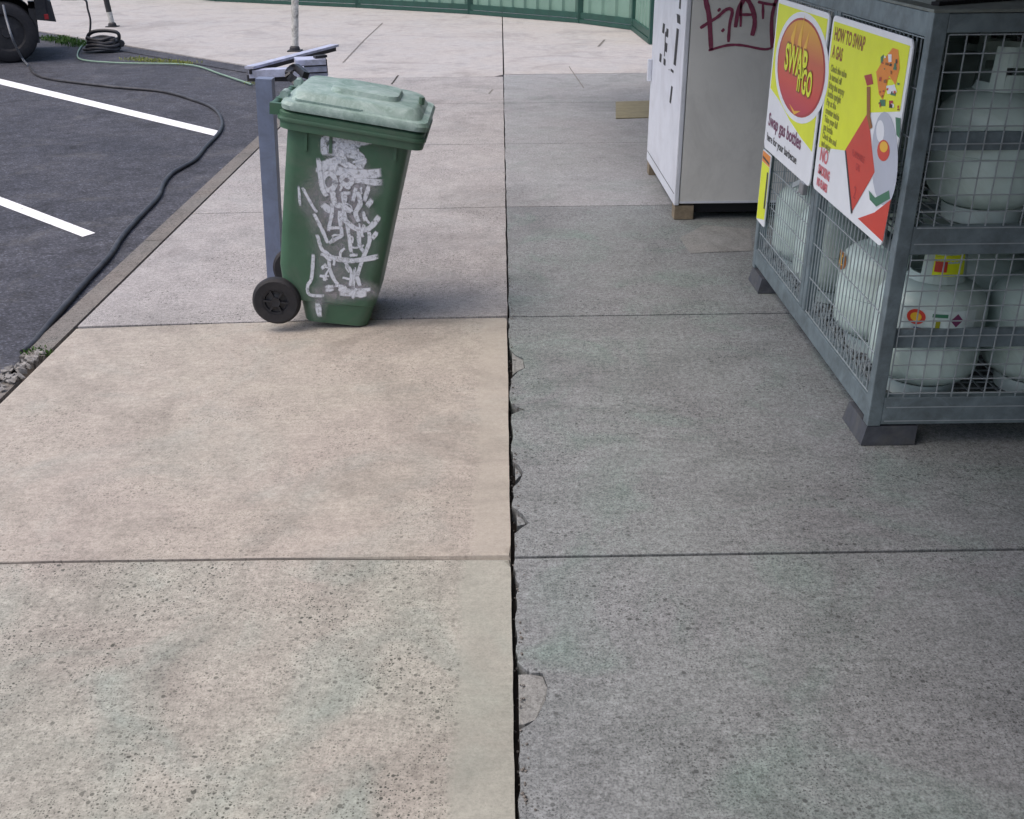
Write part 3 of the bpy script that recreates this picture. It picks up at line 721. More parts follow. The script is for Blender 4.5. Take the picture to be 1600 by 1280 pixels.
for a, b, wy in (((1037.5, 37), (1036, 52), .05), ((1043, 45), (1042, 58), .05), ((1041, 67), (1040, 81), .06), ((1032.5, 84), (1031.5, 97), .05), ((1038.5, 92), (1038, 102), .05), ((1063, -2), (1062, 14), .035), ((1060, 23), (1060.5, 37), .07),
                 ((1059, 45), (1054, 102), .05), ((1050.5, 109), (1050, 113), .06), ((1050, 135), (1047, 161), .035), ((1044, 109), (1051, 110), .012), ((1056, 22), (1062, 23), .012), ((1040, 50), (1038, 88), .02)):
    p, q = on_x(*a, FX-.001), on_x(*b, FX-.001)
    wy *= 1.7; m_.face([p+Vector((0, -wy/2, 0)), p+Vector((0, wy/2, 0)), q+Vector((0, wy/2, 0)), q+Vector((0, -wy/2, 0))])
m_.build('lettering', 'tag_black', dr, doubles=False)

# ================================================================== GAS BOTTLE CAGE
CX0, CX1, CY0, CY1, CZ0, CZ1, CM = 1.222, 2.13, 3.052, 4.80, .095, 1.385, 3.945
K = thing('gas_cage', 'galvanised mesh cage on feet holding two tiers of gas bottles, with yellow signs', 'cage', (CX0+.4, CY0+.85, 0))
t = .045
def frame_part(name, boxes, mat='galvanised', bev=.003, lab=None):
    for bx in boxes:
        m_ = MB(); m_.box(*bx, bev); m_.build(name, mat, K)
for x, y in ((CX0, CY0), (CX0, CY1-t), (CX1-t, CY0), (CX1-t, CY1-t)):
    frame_part('corner_post', [(x, x+t, y, y+t, CZ0-.02, CZ1)])
frame_part('middle_post', [(CX0+.002, CX0+t, CM-.042, CM-.004, CZ0+.08, CZ1-.05)]); frame_part('middle_post', [(CX0+.002, CX0+t, CM+.004, CM+.042, CZ0+.08, CZ1-.05)])
e = .001
frame_part('base_frame', [(CX0+e, CX0+t-e, CY0+t, CY1-t, CZ0, CZ0+.075), (CX0+t, CX1-t, CY0+e, CY0+t-e, CZ0-.015, CZ0+.085), (CX1-t+e, CX1-e, CY0+t, CY1-t, CZ0, CZ0+.075), (CX0+t, CX1-t, CY1-t+e, CY1-e, CZ0, CZ0+.075)])
frame_part('top_frame', [(CX0+e, CX0+t-e, CY0+t, CY1-t, CZ1-.07, CZ1-.003), (CX0+t, CX1-t, CY0+e, CY0+t-e, CZ1-.055, CZ1-.003), (CX1-t+e, CX1-e, CY0+t, CY1-t, CZ1-.055, CZ1-.003), (CX0+t, CX1-t, CY1-t+e, CY1-e, CZ1-.055, CZ1-.003)])
frame_part('shelf_beam', [(CX0+t, CX1-t, CY0+.002, CY0+.034, .675, .765), (CX0+t, CX1-t, CY1-.034, CY1-.002, .675, .765)])
frame_part('cross_rail', [(CX0+t, CX1-t, CY0+.012, CY0+.03, .355, .42)]); frame_part('cross_rail', [(CX0+t, CX1-t, CY0+.012, CY0+.03, .995, 1.05)])
# roof sheet with a raised lid
m_ = MB(); m_.box(CX0-.004, CX1+.004, CY0-.004, CY1+.004, CZ1-.001, CZ1+.008, .002); rf = m_.build('roof', 'galvanised_roof', K)
m_ = MB(); m_.hexa([(CX0+.05, CY0+.14, CZ1+.0085), (CX1-.03, CY0+.62, CZ1+.0085), (CX1-.03, CY1-.05, CZ1+.0085), (CX0+.05, CY1-.05, CZ1+.0085), (CX0+.06, CY0+.155, CZ1+.022), (CX1-.03, CY0+.64, CZ1+.022), (CX1-.03, CY1-.05, CZ1+.022), (CX0+.06, CY1-.05, CZ1+.022)])
m_.build('lid_panel', 'galvanised_roof', rf)
m_ = MB(); m_.bar((CX0+.045, CY0+.118, CZ1+.014), (CX1-.05, CY0+.60, CZ1+.014), .028, .010); m_.build('dark_seam', 'dark_gap', rf)  # thin near-black bar along the slanted edge of the lid panel
# feet
for x, y in ((CX0-.012, CY0-.002), (CX0-.012, CY1-.21), (CX1-.17, CY0-.002), (CX1-.17, CY1-.21)):
    m_ = MB(); m_.hexa([(x, y+.002, .002), (x+.185, y+.002, .002), (x+.185, y+.21, .002), (x, y+.21, .002), (x+.013, y+.004, CZ0-.022), (x+.185, y+.004, CZ0-.022), (x+.185, y+.2, CZ0-.022), (x+.013, y+.2, CZ0-.022)])
    ft = m_.build('foot', 'foot_paint', K, bevel=.016)
    m_ = MB(); m_.box(x+.006, x+.178, y+.006, y+.206, 0.0005, .012, .003); m_.build('rubber_pad', 'black_rubber', ft)
# wire mesh
def wires(name, fn, u0, u1, v0, v1, su, sv, r=.0017, par=K):
    m_ = MB(); n = max(1, round((u1-u0)/su)); k = max(1, round((v1-v0)/sv))
    for i in range(n+1):
        u = u0+(u1-u0)*i/n+random.uniform(-.0012, .0012); m_.bar(fn(u, v0, 0), fn(u+random.uniform(-.0015, .0015), v1, 0), 2*r, 2*r)
    for j in range(k+1):
        v = v0+(v1-v0)*j/k; m_.bar(fn(u0, v, 1), fn(u1, v, 1), 2*r, 2*r)
    return m_.build(name, 'wire_zinc', par, doubles=False)
fr1 = lambda u, v, l: (u, CY0+.006-.0038*l, v)
wires('end_mesh', fr1, CX0+t+.01, CX1-t-.005, CZ0-.002, CZ1-.06, .052, .052)
wires('end_mesh', lambda u, v, l: (u, CY1-.006+.0038*l, v), CX0+t+.01, CX1-t-.005, CZ0+.02, CZ1-.06, .052, .052)
wires('back_mesh', lambda u, v, l: (CX1-.006+.0038*l, u, v), CY0+t+.01, CY1-t-.01, CZ0+.02, CZ1-.06, .052, .052)
sd = lambda u, v, l: (CX0+.012-.0038*l, u, v)
for a, b in ((CY0+t+.01, CM-.045), (CM+.045, CY1-t-.01)):
    wires('door_mesh', sd, a, b, CZ0+.08, CZ1-.075, .036, .14 if a < CM-.2 else .08)
flr = lambda u, v, l: (u, v, CZ0+.03-.004*l)
wires('floor_mesh', flr, CX0+t, CX1-t, CY0+t, CY1-t, .05, .05, .0025)
# lower fine mesh strip beside the door (close diagonal weave seen low down)
m_ = MB()
for a, b in ((CY0+.05, CM-.05), (CM+.05, CY1-.05)):
    n = int((b-a)/.05)
    for i in range(n):
        y = a+(b-a)*i/n
        m_.bar((CX0+.03, y, CZ0+.075), (CX0+.03, min(b, y+.05), CZ0+.15), .0025, .0025); m_.bar((CX0+.034, min(b, y+.05), CZ0+.075), (CX0+.034, y, CZ0+.16), .003, .003)
m_.build('kick_mesh', 'wire_zinc', K, doubles=False)
wires('shelf_mesh', lambda u, v, l: (u, v, .735-.005*l), CX0+t, CX1-t, CY0+t, CY1-t, .045, .09, .0025)
for bx in [(CX0+.03, CX1-.03, y-.015, y+.015, .69, .722) for y in (3.5, 3.93, 4.35)]+[(CX0+.016, CX0+.04, CY0+t, CM-.043, .66, .70), (CX0+.016, CX0+.04, CM+.043, CY1-t, .66, .70)]:
    m_ = MB(); m_.box(*bx); m_.build('shelf_bar', 'galvanised', K)
# padlock between the doors
lc = Vector((CX0-.012, 4.045, .675)); m_ = MB(); m_.box(lc.x-.016, lc.x+.006, lc.y-.028, lc.y+.028, lc.z-.055, lc.z-.008, .004); pl = m_.build('padlock', 'alloy', K)
m_ = MB(); m_.tube([lc+Vector((0, .018*cos(a), .018*sin(a)-.004)) for a in [k*pi/8 for k in range(9)]], .0045, 8); m_.build('shackle', 'wire_zinc', pl)
m_ = MB(); m_.bar(lc+Vector((.002, .16, -.06)), lc+Vector((.002, -.04, .02)), .012, .02); m_.bar(lc+Vector((0, .10, -.075)), lc+Vector((0, -.03, .0)), .006, .008); m_.build('latch', 'wire_zinc', K, bevel=.002)

# ---- signs (on the door side; text runs towards -Y, reads from the footpath)
RT, UP, OUT = Vector((0, -1, 0)), Vector((0, 0, 1)), Vector((-1, 0, 0))
SX = CX0-.014
def sp(y, z, lift=0.0): return Vector((SX-.003-lift, y, z))
def plate(mb, pts, lift, th=None):
    mb.face([Vector((SX-.003-lift, p[0], p[1])) for p in pts])
def rr(y0, y1, z0, z1, r): return [(p.x, p.y) for p in rrect(y0, y1, z0, z1, r, 0, 5)]
def sign(y0, y1, z0, z1, r, lab):
    m_ = MB(); m_.prism([Vector((SX-.003, y, z)) for y, z in rr(y0, y1, z0, z1, r)], (.005, 0, 0)); o = m_.build('sign_panel', 'ink_white', K); o['label'] = lab; return o
def patch(name, par, mat, polys, lift):
    for p in polys:
        m_ = MB(); plate(m_, p, lift); m_.build(name, mat, par, doubles=False)
def px2(x, y): v = on_x(x, y, SX); return (v.y, v.z)
# sign one: logo oval over yellow
a0, a1, b0, b1 = 3.965, 4.735, .665, 1.305
s1 = sign(a0, a1, b0, b1, .03, 'sign with a red oval emblem on yellow above white')
top = [(a0+.02, b1-.02), (a1-.02, b1-.02), (a1-.02, .93), (4.55, .905), (4.35, .855), (4.15, .82), (a0+.02, .80)]
patch('print_yellow', s1, 'ink_yellow', [top], .0008)
oc = px2(1251, 106); ory = abs(px2(1289, 108)[0]-px2(1213, 104)[0])/2; orz = (px2(1254, 28)[1]-px2(1247, 184)[1])/2
ell = lambda ky, kz, dy=0, dz=0, n=40: [(oc[0]+dy+ory*ky*cos(2*pi*i/n), oc[1]+dz+orz*kz*sin(2*pi*i/n)) for i in range(n)]
patch('emblem_ring', s1, 'ink_white', [ell(1.12, 1.12)], .0014); patch('emblem_outline', s1, 'ink_deep', [ell(1.0, 1.0)], .0020); patch('emblem', s1, 'logo_red', [ell(.95, .955)], .0026)
oy, oz = oc
patch('flame', s1, 'ink_amber', [[(oy+.13, oz+.02), (oy+.17, oz+.10), (oy+.10, oz+.17), (oy+.12, oz+.09), (oy+.09, oz+.03)], [(oy+.05, oz+.02), (oy+.06, oz+.10), (oy+.0, oz+.20), (oy+.01, oz+.10), (oy-.01, oz+.02)], [(oy-.02, oz+.0), (oy-.03, oz+.08), (oy-.09, oz+.15), (oy-.07, oz+.06), (oy-.06, oz)],
                                  [(oy+.09, oz-.155), (oy, oz-.17), (oy-.09, oz-.155), (oy, oz-.185)]], .0032)
m_ = MB()
add_text(m_, 'SWAP', .145, sp(oy+.225, oz-.03, .0040), RT, UP, bold=.011, squeeze=.86); add_text(m_, "'n'GO", .13, sp(oy+.02, oz-.085, .0040), RT, UP, bold=.010, squeeze=.72)
build_text(m_, 'ink_brown', s1)
m_ = MB()
add_text(m_, 'SWAP', .145, sp(oy+.225, oz-.03, .0048), RT, UP, bold=.004, squeeze=.86); add_text(m_, "'n'GO", .13, sp(oy+.02, oz-.085, .0048), RT, UP, bold=.003, squeeze=.72)
build_text(m_, 'ink_yellow', s1)
m_ = MB(); add_text(m_, 'Swap gas bottles', .078, sp(4.69, .775, .0016), RT, UP, bold=.0018, squeeze=1.05, skew=0); build_text(m_, 'ink_purple', s1)
m_ = MB(); add_text(m_, 'here for your barbecue', .048, sp(4.69, .708, .0016), RT, UP, bold=.0008, squeeze=1.12); build_text(m_, 'ink_black', s1)
# sign two: instructions, warning diamond and a gas bottle
c0, c1 = 3.128, 3.925
s2 = sign(c0, c1, b0+.012, b1+.0, .03, 'sign with instructions, a red warning diamond and a white gas bottle')
Q = lambda *pp: [px2(*p) for p in pp]
def c2(x, y): return (1270+x/3.46, 20+y/3.46)
dl = px2(*c2(180, 745)); dtp = px2(*c2(305, 540)); ur = px2(*c2(500, 545))
patch('print_yellow', s2, 'ink_yellow', [[(c1-.02, b1-.02), (c1-.02, px2(*c2(50, 735))[1]), dl, dtp, (dtp[0], b1-.02)], [(dtp[0], b1-.02), dtp, (c0+.02, ur[1]), (c0+.02, b1-.02)]], .0008)
patch('warning_diamond', s2, 'ink_red', [Q(c2(305, 540), c2(180, 745), c2(213, 1085), c2(342, 862))], .0016)
patch('diamond_edge', s2, 'ink_black', [Q(c2(180, 745), c2(213, 1088), c2(222, 1080), c2(188, 745))], .0020)
patch('print_red', s2, 'ink_red', [Q(c2(250, 1112), c2(340, 1080), c2(430, 1010), c2(385, 1238))], .0016)
patch('printed_bottle', s2, 'ink_grey', [Q(*[c2(395+72*cos(a), 790+255*sin(a)) for a in [k*pi/12 for k in range(24)]])], .0012)
patch('printed_bottle_foot', s2, 'ink_green', [Q(c2(310, 960), c2(345, 1000), c2(420, 960), c2(425, 1005), c2(350, 1048), c2(315, 1010))], .0018)
patch('printed_shine', s2, 'ink_white', [Q(*[c2(372+22*cos(a), 640+60*sin(a)) for a in [k*pi/8 for k in range(16)]])], .0016)
patch('printed_emblem', s2, 'ink_red', [Q(*[c2(390+34*cos(a), 745+58*sin(a)) for a in [k*pi/8 for k in range(16)]])], .0020)
patch('printed_emblem_core', s2, 'ink_amber', [Q(*[c2(393+22*cos(a), 725+30*sin(a)) for a in [k*pi/8 for k in range(16)]])], .0026)
patch('printed_flame', s2, 'ink_orange', [Q(c2(360, 400), c2(350, 320), c2(385, 260), c2(440, 190), c2(470, 200), c2(478, 300), c2(455, 390), c2(420, 340), c2(395, 440)), Q(c2(360, 400), c2(395, 440), c2(385, 470), c2(365, 440))], .0016)
patch('printed_valve', s2, 'ink_deep', [Q(c2(285, 340), c2(325, 330), c2(335, 385), c2(300, 395)), Q(c2(420, 475), c2(442, 475), c2(440, 510), c2(420, 510))], .0016)
patch('printed_patch', s2, 'ink_green', [Q(c2(370, 470), c2(400, 470), c2(400, 505), c2(372, 505)), Q(c2(375, 240), c2(392, 225), c2(388, 265), c2(375, 275)), Q(c2(425, 425), c2(458, 430), c2(455, 450), c2(428, 445)), Q(c2(455, 565), c2(482, 570), c2(478, 680), c2(460, 660))], .0018)
patch('printed_patch_white', s2, 'ink_white', [Q(c2(415, 225), c2(435, 225), c2(435, 265), c2(418, 268)), Q(c2(405, 395), c2(450, 390), c2(465, 430), c2(412, 440))], .0020)
rp = random.Random(12)
for mt, cnt in (('ink_red', 7), ('ink_brown', 8), ('ink_black', 5), ('ink_white', 4), ('ink_deep', 5), ('ink_green', 4)):
    pl_ = []
    for _ in range(cnt):
        x, y = rp.uniform(350, 470), rp.uniform(200, 520); w_, h_ = rp.uniform(5, 16), rp.uniform(7, 26)
        pl_.append(Q(c2(x, y), c2(x+w_, y+rp.uniform(-4, 8)), c2(x+w_*rp.uniform(.6, 1.1), y+h_), c2(x-rp.uniform(-3, 5), y+h_*.9)))
    patch('printed_detail', s2, mt, pl_, .0021+.0001*cnt)
patch('printed_hose', s2, 'ink_brown', [Q(c2(300, 400), c2(320, 400), c2(318, 560), c2(330, 620), c2(315, 630), c2(300, 560))], .0022)
ty0 = px2(*c2(150, 120))
m_ = MB(); add_text(m_, 'HOW TO SWAP', .062, sp(c1-.045, 1.225, .0016), RT, UP, bold=.002, squeeze=.75); add_text(m_, 'A GAS', .06, sp(c1-.045, 1.165, .0016), RT, UP, bold=.002, squeeze=.72); build_text(m_, 'ink_brown', s2)
m_ = MB()
for k, s_ in enumerate(('Check the valve', 'is turned off', 'Bring the empty', 'bottle upright', 'Pay at the', 'counter inside', 'Take your full', 'gas bottle', 'Check the seal', 'and enjoy')):
    add_text(m_, s_, .032, sp(c1-.05, 1.118-k*.030, .0016), RT, UP, bold=.0014, squeeze=.90)
build_text(m_, 'ink_olive', s2)
m_ = MB(); add_text(m_, 'NO', .07, sp(c1-.05, .795, .0016), RT, UP, bold=.002, squeeze=.9); add_text(m_, 'SMOKING', .048, sp(c1-.05, .745, .0016), RT, UP, bold=.002, squeeze=.68); add_text(m_, 'NO FLAMES', .040, sp(c1-.05, .70, .0016), RT, UP, bold=.002, squeeze=.64)
build_text(m_, 'ink_pink', s2)
m_ = MB(); dc = px2(*c2(262, 800)); add_text(m_, 'FLAMMABLE', .032, sp(dc[0]+.085, dc[1]+.0, .0024), RT, UP, squeeze=.75); add_text(m_, 'GAS', .032, sp(dc[0]+.032, dc[1]-.035, .0024), RT, UP, squeeze=.75); add_text(m_, '2', .06, sp(dc[0]+.02, dc[1]-.13, .0024), RT, UP)
build_text(m_, 'ink_deep', s2)
# narrow yellow sticker on the far door
s3 = sign(4.59, 4.74, .325, .655, .008, 'narrow yellow strip sign with an orange top')
patch('print_yellow', s3, 'ink_yellow', [[(4.595, .36), (4.735, .33), (4.735, .60), (4.595, .60)]], .0008)
patch('print_orange', s3, 'ink_orange', [[(4.595, .602), (4.735, .602), (4.735, .65), (4.595, .65)]], .0008)
patch('print_black', s3, 'ink_black', [[(4.60, .41), (4.625, .405), (4.625, .575), (4.60, .575)], [(4.60, .61), (4.73, .618), (4.73, .628), (4.60, .62)]], .0014)

# ---- gas bottles
def bottle_proto():
    R = .181
    o = thing('gas_bottle', 'x', 'gas bottle', (0, 0, 0), 'gas bottles in the cage')
    m_ = MB(); pr = [(.0, .032)]
    pr += [(R*sin(a), .118-.086*cos(a)) for a in [k*pi/16 for k in range(1, 9)]]
    pr += [(R, .214), (R-.002, .218), (R+.002, .223), (R, .228), (R, .315)]
    pr += [(R*cos(a)**.9 if a < 1.5 else .03, .315+.10*sin(a)) for a in [k*pi/16 for k in range(1, 8)]] + [(.0, .417)]
    m_.lathe(pr, (0, 0, 0), 40); m_.build('cylinder', 'bottle_grey', o, smooth=True)
    m_ = MB(); m_.lathe([(.112, .0), (.118, .0), (.124, .05), (.118, .05), (.112, .0)], (0, 0, 0), 36); m_.build('foot_ring', 'bottle_pale', o, smooth=True)
    # collar with hand slots
    m_ = MB(); n = 40
    for i in range(n):
        t0, t1 = 2*pi*i/n, 2*pi*(i+1)/n; tm = (t0+t1)/2
        def q(r, t_, z): return Vector((r*cos(t_), r*sin(t_), z))
        # slot facing -Y and one facing +X
        slot = abs((tm-1.5*pi+pi) % (2*pi)-pi) < .42 or abs((tm-.5*pi+pi) % (2*pi)-pi) < .42
        opening = abs((tm-1.05*pi+pi) % (2*pi)-pi) < .5
        bands = [(.405, .455), (.478, .535)] if slot else [(.405, .535)]
        if opening: bands = [(.405, .43)]
        for z0, z1 in bands:
            k0, k1 = .094, .084
            m_.face([q(k0, t0, z0), q(k0, t1, z0), q(k1, t1, z1), q(k1, t0, z1)]); m_.face([q(k0-.004, t0, z0), q(k1-.004, t0, z1), q(k1-.004, t1, z1), q(k0-.004, t1, z0)])
            m_.face([q(k1, t0, z1), q(k1, t1, z1), q(k1-.004, t1, z1), q(k1-.004, t0, z1)])
    m_.build('collar', 'bottle_grey', o, smooth=False)
    m_ = MB(); m_.lathe([(.022, .41), (.022, .44), (.014, .445), (.014, .47), (.0, .47)], (0, 0, 0), 16); m_.tube([(0, 0, .46), (-.05, -.02, .46)], .012, 10); m_.lathe([(.0, .47), (.026, .475), (.026, .49), (.0, .492)], (0, 0, 0), 12); m_.build('valve', 'alloy', o, smooth=True)
    return o
def curved_label(par, ang, z, hw, hh, mat, R=.1835, shape='oval', lift=0.0):
    m_ = MB(); n = 10; ring = []
    R = R+lift
    for i in range(20):
        a = 2*pi*i/20; ring.append((hw*cos(a), hh*sin(a)) if shape == 'oval' else None)
    if shape == 'oval': pts = ring
    elif shape == 'dia': pts = [(hw, 0), (0, hh), (-hw, 0), (0, -hh)]
    else: pts = [(-hw+2*hw*i/n, -hh) for i in range(n+1)]+[(hw-2*hw*i/n, hh) for i in range(n+1)]
    if shape == 'rect':
        lo = [m_.b.verts.new((R*cos(ang+u/R), R*sin(ang+u/R), z-hh)) for u in [-hw+2*hw*i/n for i in range(n+1)]]
        hi = [m_.b.verts.new((R*cos(ang+u/R), R*sin(ang+u/R), z+hh)) for u in [-hw+2*hw*i/n for i in range(n+1)]]
        for i in range(n): m_.b.faces.new([lo[i], lo[i+1], hi[i+1], hi[i]])
    else:
        c_ = m_.b.verts.new((R*cos(ang), R*sin(ang), z)); vs = [m_.b.verts.new((R*cos(ang+u/R), R*sin(ang+u/R), z+v)) for u, v in pts]
        for i in range(len(vs)): m_.b.faces.new([c_, vs[i], vs[(i+1) % len(vs)]])
    o = m_.build('label_sticker', mat, None, doubles=False, offset=(0, 0, 0)); o.parent = par; return o
proto = bottle_proto(); first = True; plain = list(proto.children)
rows = (('front', 3.252), ('second', 3.63), ('third', 4.20), ('rear', 4.575))
for tier, z in (('lower', CZ0+.037), ('upper', .74)):
    for ci, side in enumerate(('footpath side', 'wall side')):
        for rn_, y in rows:
            x = (1.455, 1.845)[ci] if tier == 'lower' else (1.56, 1.93)[ci]
            if rn_ != 'front' and tier == 'lower': x -= .02
            if tier == 'upper' and rn_ == 'second' and ci == 0: continue
            if first: o = proto; first = False
            else:
                o = proto.copy(); C.objects.link(o)
                for ch in plain:
                    k = ch.copy(); C.objects.link(k); k.parent = o
            o.location = (x+random.uniform(-.008, .008), y+random.uniform(-.006, .006), z)
            o['label'] = f'pale gas bottle in the {tier} tier of the cage, {rn_} row on the {side}'
            if tier == 'lower':
                o_ = 1.5*pi
                if ci == 0 and rn_ == 'front':
                    curved_label(o, o_-.62, .318, .030, .026, 'ink_red'); curved_label(o, o_-.62, .318, .018, .015, 'ink_amber', lift=.001)
                    curved_label(o, o_-.25, .305, .13, .042, 'bottle_pale', shape='rect', lift=-.001); curved_label(o, o_+.08, .315, .021, .023, 'ink_purple', shape='dia', lift=.001)
                    curved_label(o, o_-.22, .330, .024, .006, 'ink_green', shape='rect', lift=.001); curved_label(o, o_-.24, .295, .007, .016, 'ink_olive', shape='rect', lift=.001); curved_label(o, o_-.5, .277, .024, .007, 'ink_blue', shape='rect', lift=.001)
                    m2 = MB(); m2.lathe([(.0955, .435), (.0965, .45), (.091, .50), (.089, .505)], (0, 0, 0), 24, 'Z', 1.5*pi-.55, 1.5*pi+.6); q_ = m2.build('yellow_wrap', 'ink_yellow', None, offset=(0, 0, 0)); q_.parent = o
                    m2 = MB(); m2.lathe([(.0985, .45), (.0955, .485)], (0, 0, 0), 8, 'Z', 1.5*pi-.5, 1.5*pi-.1); q_ = m2.build('red_print', 'ink_red', None, offset=(0, 0, 0)); q_.parent = o
                elif ci == 1 and rn_ == 'front':
                    curved_label(o, o_-.62, .30, .042, .034, 'ink_deep'); curved_label(o, o_-.62, .304, .027, .018, 'ink_amber', lift=.001)
                if ci == 0:
                    an = {'front': pi-1.0, 'second': pi-.05}.get(rn_)
                    if an:
                        curved_label(o, an, .30 if rn_ == 'front' else .34, .050, .036, 'ink_brown'); curved_label(o, an, .302 if rn_ == 'front' else .342, .034, .022, 'ink_amber', lift=.001)
                        for q_ in (-1, 0, 1): curved_label(o, an+q_*.13, .303 if rn_ == 'front' else .343, .006, .014, 'ink_black', shape='rect', lift=.002)

# ================================================================== HOSES
def hose(name, pts, r, mat, label, n=10, cat='hose'):
    m_ = MB(); m_.tube(smooth_path(pts, 6), r, n); o = m_.build(name, mat, smooth=True); return tag(o, label, cat)
hp = [(36, 551), (57, 531), (87.5, 494), (131, 444), (172, 399), (189, 372), (216, 341), (246, 309), (255, 288), (270, 270), (304, 250), (321, 230), (343, 206), (346, 188), (334, 170), (304, 157), (253, 143), (169, 135), (67, 121), (46, 104)]
hose('hose', [G(x, y, AZ+.016) for x, y in hp], .015, 'hose_black', 'long black hose snaking over the asphalt beside the kerb')
gp = [(140, 60), (126, 74), (121, 88), (131, 94), (160, 97), (205, 99), (275, 100), (310, 104), (345, 116), (393, 132)]
hose('hose', [G(x, y, .0) for x, y in gp], .010, 'hose_green', 'pale green hose lying along the weedy far edge of the asphalt')

# hose reel / coil with carrying loop
rc = G(160, 79); RC = thing('hose_coil', 'black hose coil with upright loop handle at the far edge of the asphalt', 'hose coil', rc)
m_ = MB(); 
for k in range(4):
    m_.tube([rc+Vector(((.24-.02*k)*cos(a)+.03*sin(k), (.15-.012*k)*sin(a), .03+.042*k+.012*sin(3*a+k))) for a in [j*2*pi/28 for j in range(29)]], .022, 8, False)
m_.build('coil', 'hose_black', RC, smooth=True)
hh = [on_y(x, y, rc.y) for x, y in ((140, 70), (137, 58), (145, 50), (165, 48), (183, 51), (186, 60), (181, 70))]
m_ = MB(); m_.tube(smooth_path(hh, 5), .024, 10); m_.build('handle', 'black_plastic', RC, smooth=True)
m_ = MB(); m_.box(rc.x-.10, rc.x+.22, rc.y-.09, rc.y+.10, .02, .16, .02); m_.build('base', 'vehicle_trim', RC)
m_ = MB(); m_.lathe([(.0, -.02), (.045, -.02), (.05, .0), (.045, .02), (.0, .02)], rc+Vector((.27, .0, .09)), 14, 'Y'); m_.build('fitting', 'black_plastic', RC, smooth=True)

# ================================================================== FOUR WHEEL DRIVE at the left edge
vb = G(20, 96); HD = radians(23)          # ground point under the visible wheel, heading
V = thing('parked_car', 'dark four-wheel drive standing at the far left edge of the car park', 'car', vb)
dx, dy = Vector((cos(HD), sin(HD), 0)), Vector((-sin(HD), cos(HD), 0))
def VT(v): return vb + dx*v[0] + dy*v[1] + Vector((0, 0, v[2]-.02))
# local: x forward (to the right in the picture), y away from us, near wheel centre at x=0
prof = [(.52, .50), (.53, .78), (.50, 1.02), (-.55, 1.10), (-1.0, 1.72), (-3.0, 1.76), (-3.35, 1.15), (-3.38, .55), (-2.95, .50), (-2.92, .75), (-2.55, .90), (-2.15, .75), (-2.12, .42), (-.52, .42), (-.48, .72), (-.2, .86), (.15, .86), (.42, .72), (.46, .50)]
m_ = MB(); m_.loft([[Vector((x, .02, z)) for x, z in prof], [Vector((x, 1.72, z)) for x, z in prof]]); m_.xform(VT); bd = m_.build('body', 'vehicle_black', V, bevel=.02)
for xa, xb, ia, ib in ((-.95, -1.75, .12, 0), (-1.85, -2.95, 0, .12)):
    m_ = MB(); m_.face([VT((xa+ia, .012, 1.15)), VT((xb, .012, 1.15)), VT((xb-ib*0, .012, 1.62)), VT((xa-.15+ia, .012, 1.62))]); m_.build('window', 'vehicle_glass', V)
m_ = MB(); m_.hexa([VT(p) for p in ((.37, -.03, .50), (.60, .05, .46), (.60, 1.69, .46), (.37, 1.77, .50), (.40, -.03, .78), (.58, .05, .70), (.58, 1.69, .70), (.40, 1.77, .78))]); m_.build('bumper', 'vehicle_trim', V, bevel=.03)
m_ = MB(); m_.hexa([VT(p) for p in ((.50, .1, .74), (.56, .1, .74), (.56, .45, .74), (.50, .45, .74), (.49, .1, .90), (.54, .1, .90), (.54, .45, .90), (.49, .45, .90))]); m_.build('headlight', 'headlamp', V, bevel=.01)
m_ = MB(); m_.hexa([VT(p) for p in ((.50, 1.27, .74), (.56, 1.27, .74), (.56, 1.62, .74), (.50, 1.62, .74), (.49, 1.27, .90), (.54, 1.27, .90), (.54, 1.62, .90), (.49, 1.62, .90))]); m_.build('headlight', 'headlamp', V, bevel=.01)
m_ = MB(); m_.hexa([VT(p) for p in ((.47, -.005, .50), (.52, -.005, .50), (.52, .02, .50), (.47, .02, .50), (.47, -.005, .56), (.52, -.005, .56), (.52, .02, .56), (.47, .02, .56))]); m_.build('side_marker', 'tail_red', V)
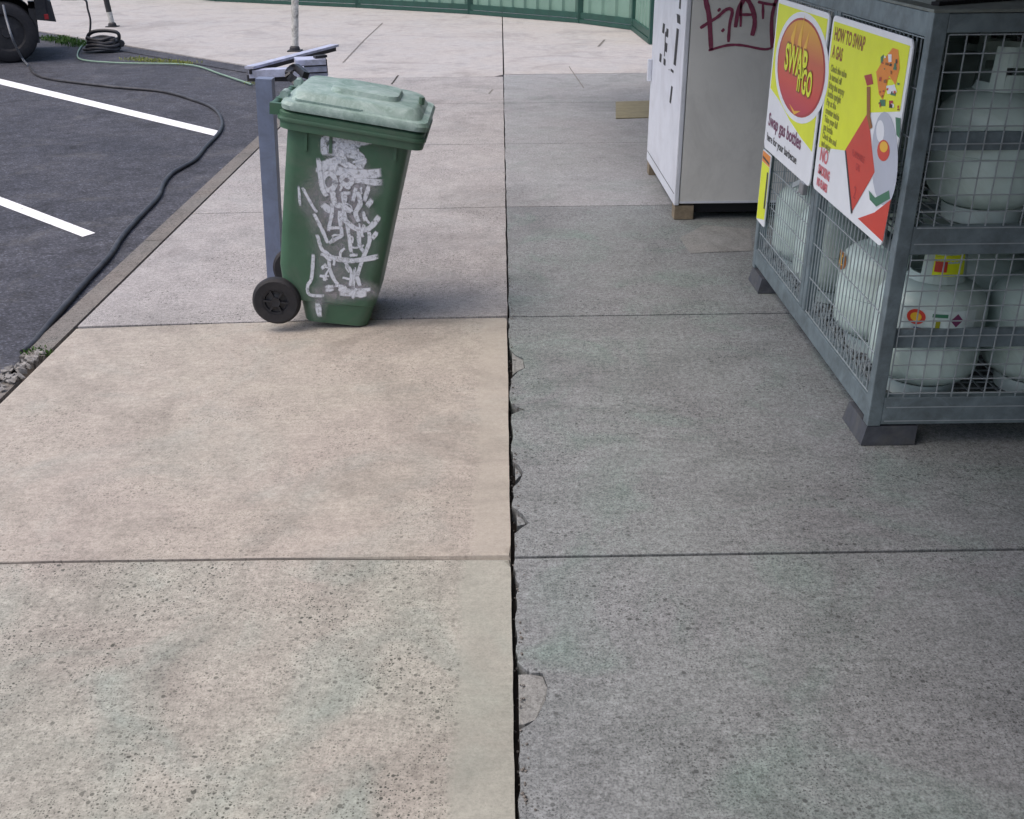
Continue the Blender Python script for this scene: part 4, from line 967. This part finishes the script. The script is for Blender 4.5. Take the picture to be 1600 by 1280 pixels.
for y in (.03, 1.45):
    m_ = MB(); m_.hexa([VT(p) for p in ((.30, y, .22), (.36, y, .22), (.36, y+.26, .22), (.30, y+.26, .22), (.30, y, .62), (.39, y, .62), (.39, y+.26, .62), (.30, y+.26, .62))]); m_.build('mud_flap', 'vehicle_trim', V, bevel=.008)
m_ = MB(); m_.hexa([VT(p) for p in ((-.55, -.03, .40), (-2.1, -.03, .40), (-2.1, .05, .40), (-.55, .05, .40), (-.55, -.03, .48), (-2.1, -.03, .48), (-2.1, .05, .48), (-.55, .05, .48))]); m_.build('side_step', 'vehicle_trim', V, bevel=.008)
for x in (0, -2.55):
    for y, sg in ((.0, -1), (1.52, 1)):
        m_ = MB(); R = .36; m_.lathe([(.22, .0), (.30, -.01), (.345, .01), (R, .04), (R, .20), (.345, .23), (.30, .25), (.22, .24)], (x, y, R), 36, 'Y'); m_.xform(VT); wh = m_.build('wheel', 'black_rubber', V, smooth=True)
        m_ = MB(); oy_ = .03 if sg < 0 else .21
        m_.lathe([(.0, oy_), (.06, oy_), (.07, oy_+.02*-sg), (.2, oy_+.03*-sg), (.225, oy_-.005*-sg)], (x, y, R), 24, 'Y'); m_.xform(VT); m_.build('rim', 'vehicle_trim', wh, smooth=True)
m_ = MB(); m_.hexa([VT(p) for p in ((-.9, -.16, 1.12), (-.75, -.16, 1.12), (-.75, .02, 1.14), (-.9, .02, 1.14), (-.9, -.16, 1.30), (-.78, -.16, 1.30), (-.78, .02, 1.24), (-.9, .02, 1.24))]); m_.build('mirror', 'vehicle_black', V, bevel=.01)
# hose that hangs from the car, and the black lead to the coil
hose('hose', [on_y(5, 8, vb.y-.25), on_y(10, 30, vb.y-.32), on_y(20, 62, vb.y-.42), G(34, 90, .04), G(44, 102, AZ+.014)], .014, 'hose_grey', 'grey hose hanging down in front of the dark car to the asphalt')
cy_ = rc.y
hose('cable', [on_y(96, -1, cy_), on_y(115, -1, cy_), on_y(133, 0, cy_), on_y(137, 14, cy_), on_y(141, 30, cy_), on_y(141, 44, cy_), on_y(139, 58, cy_)], .013, 'hose_black', 'black cable dropping from above to the hose coil', cat='cable')
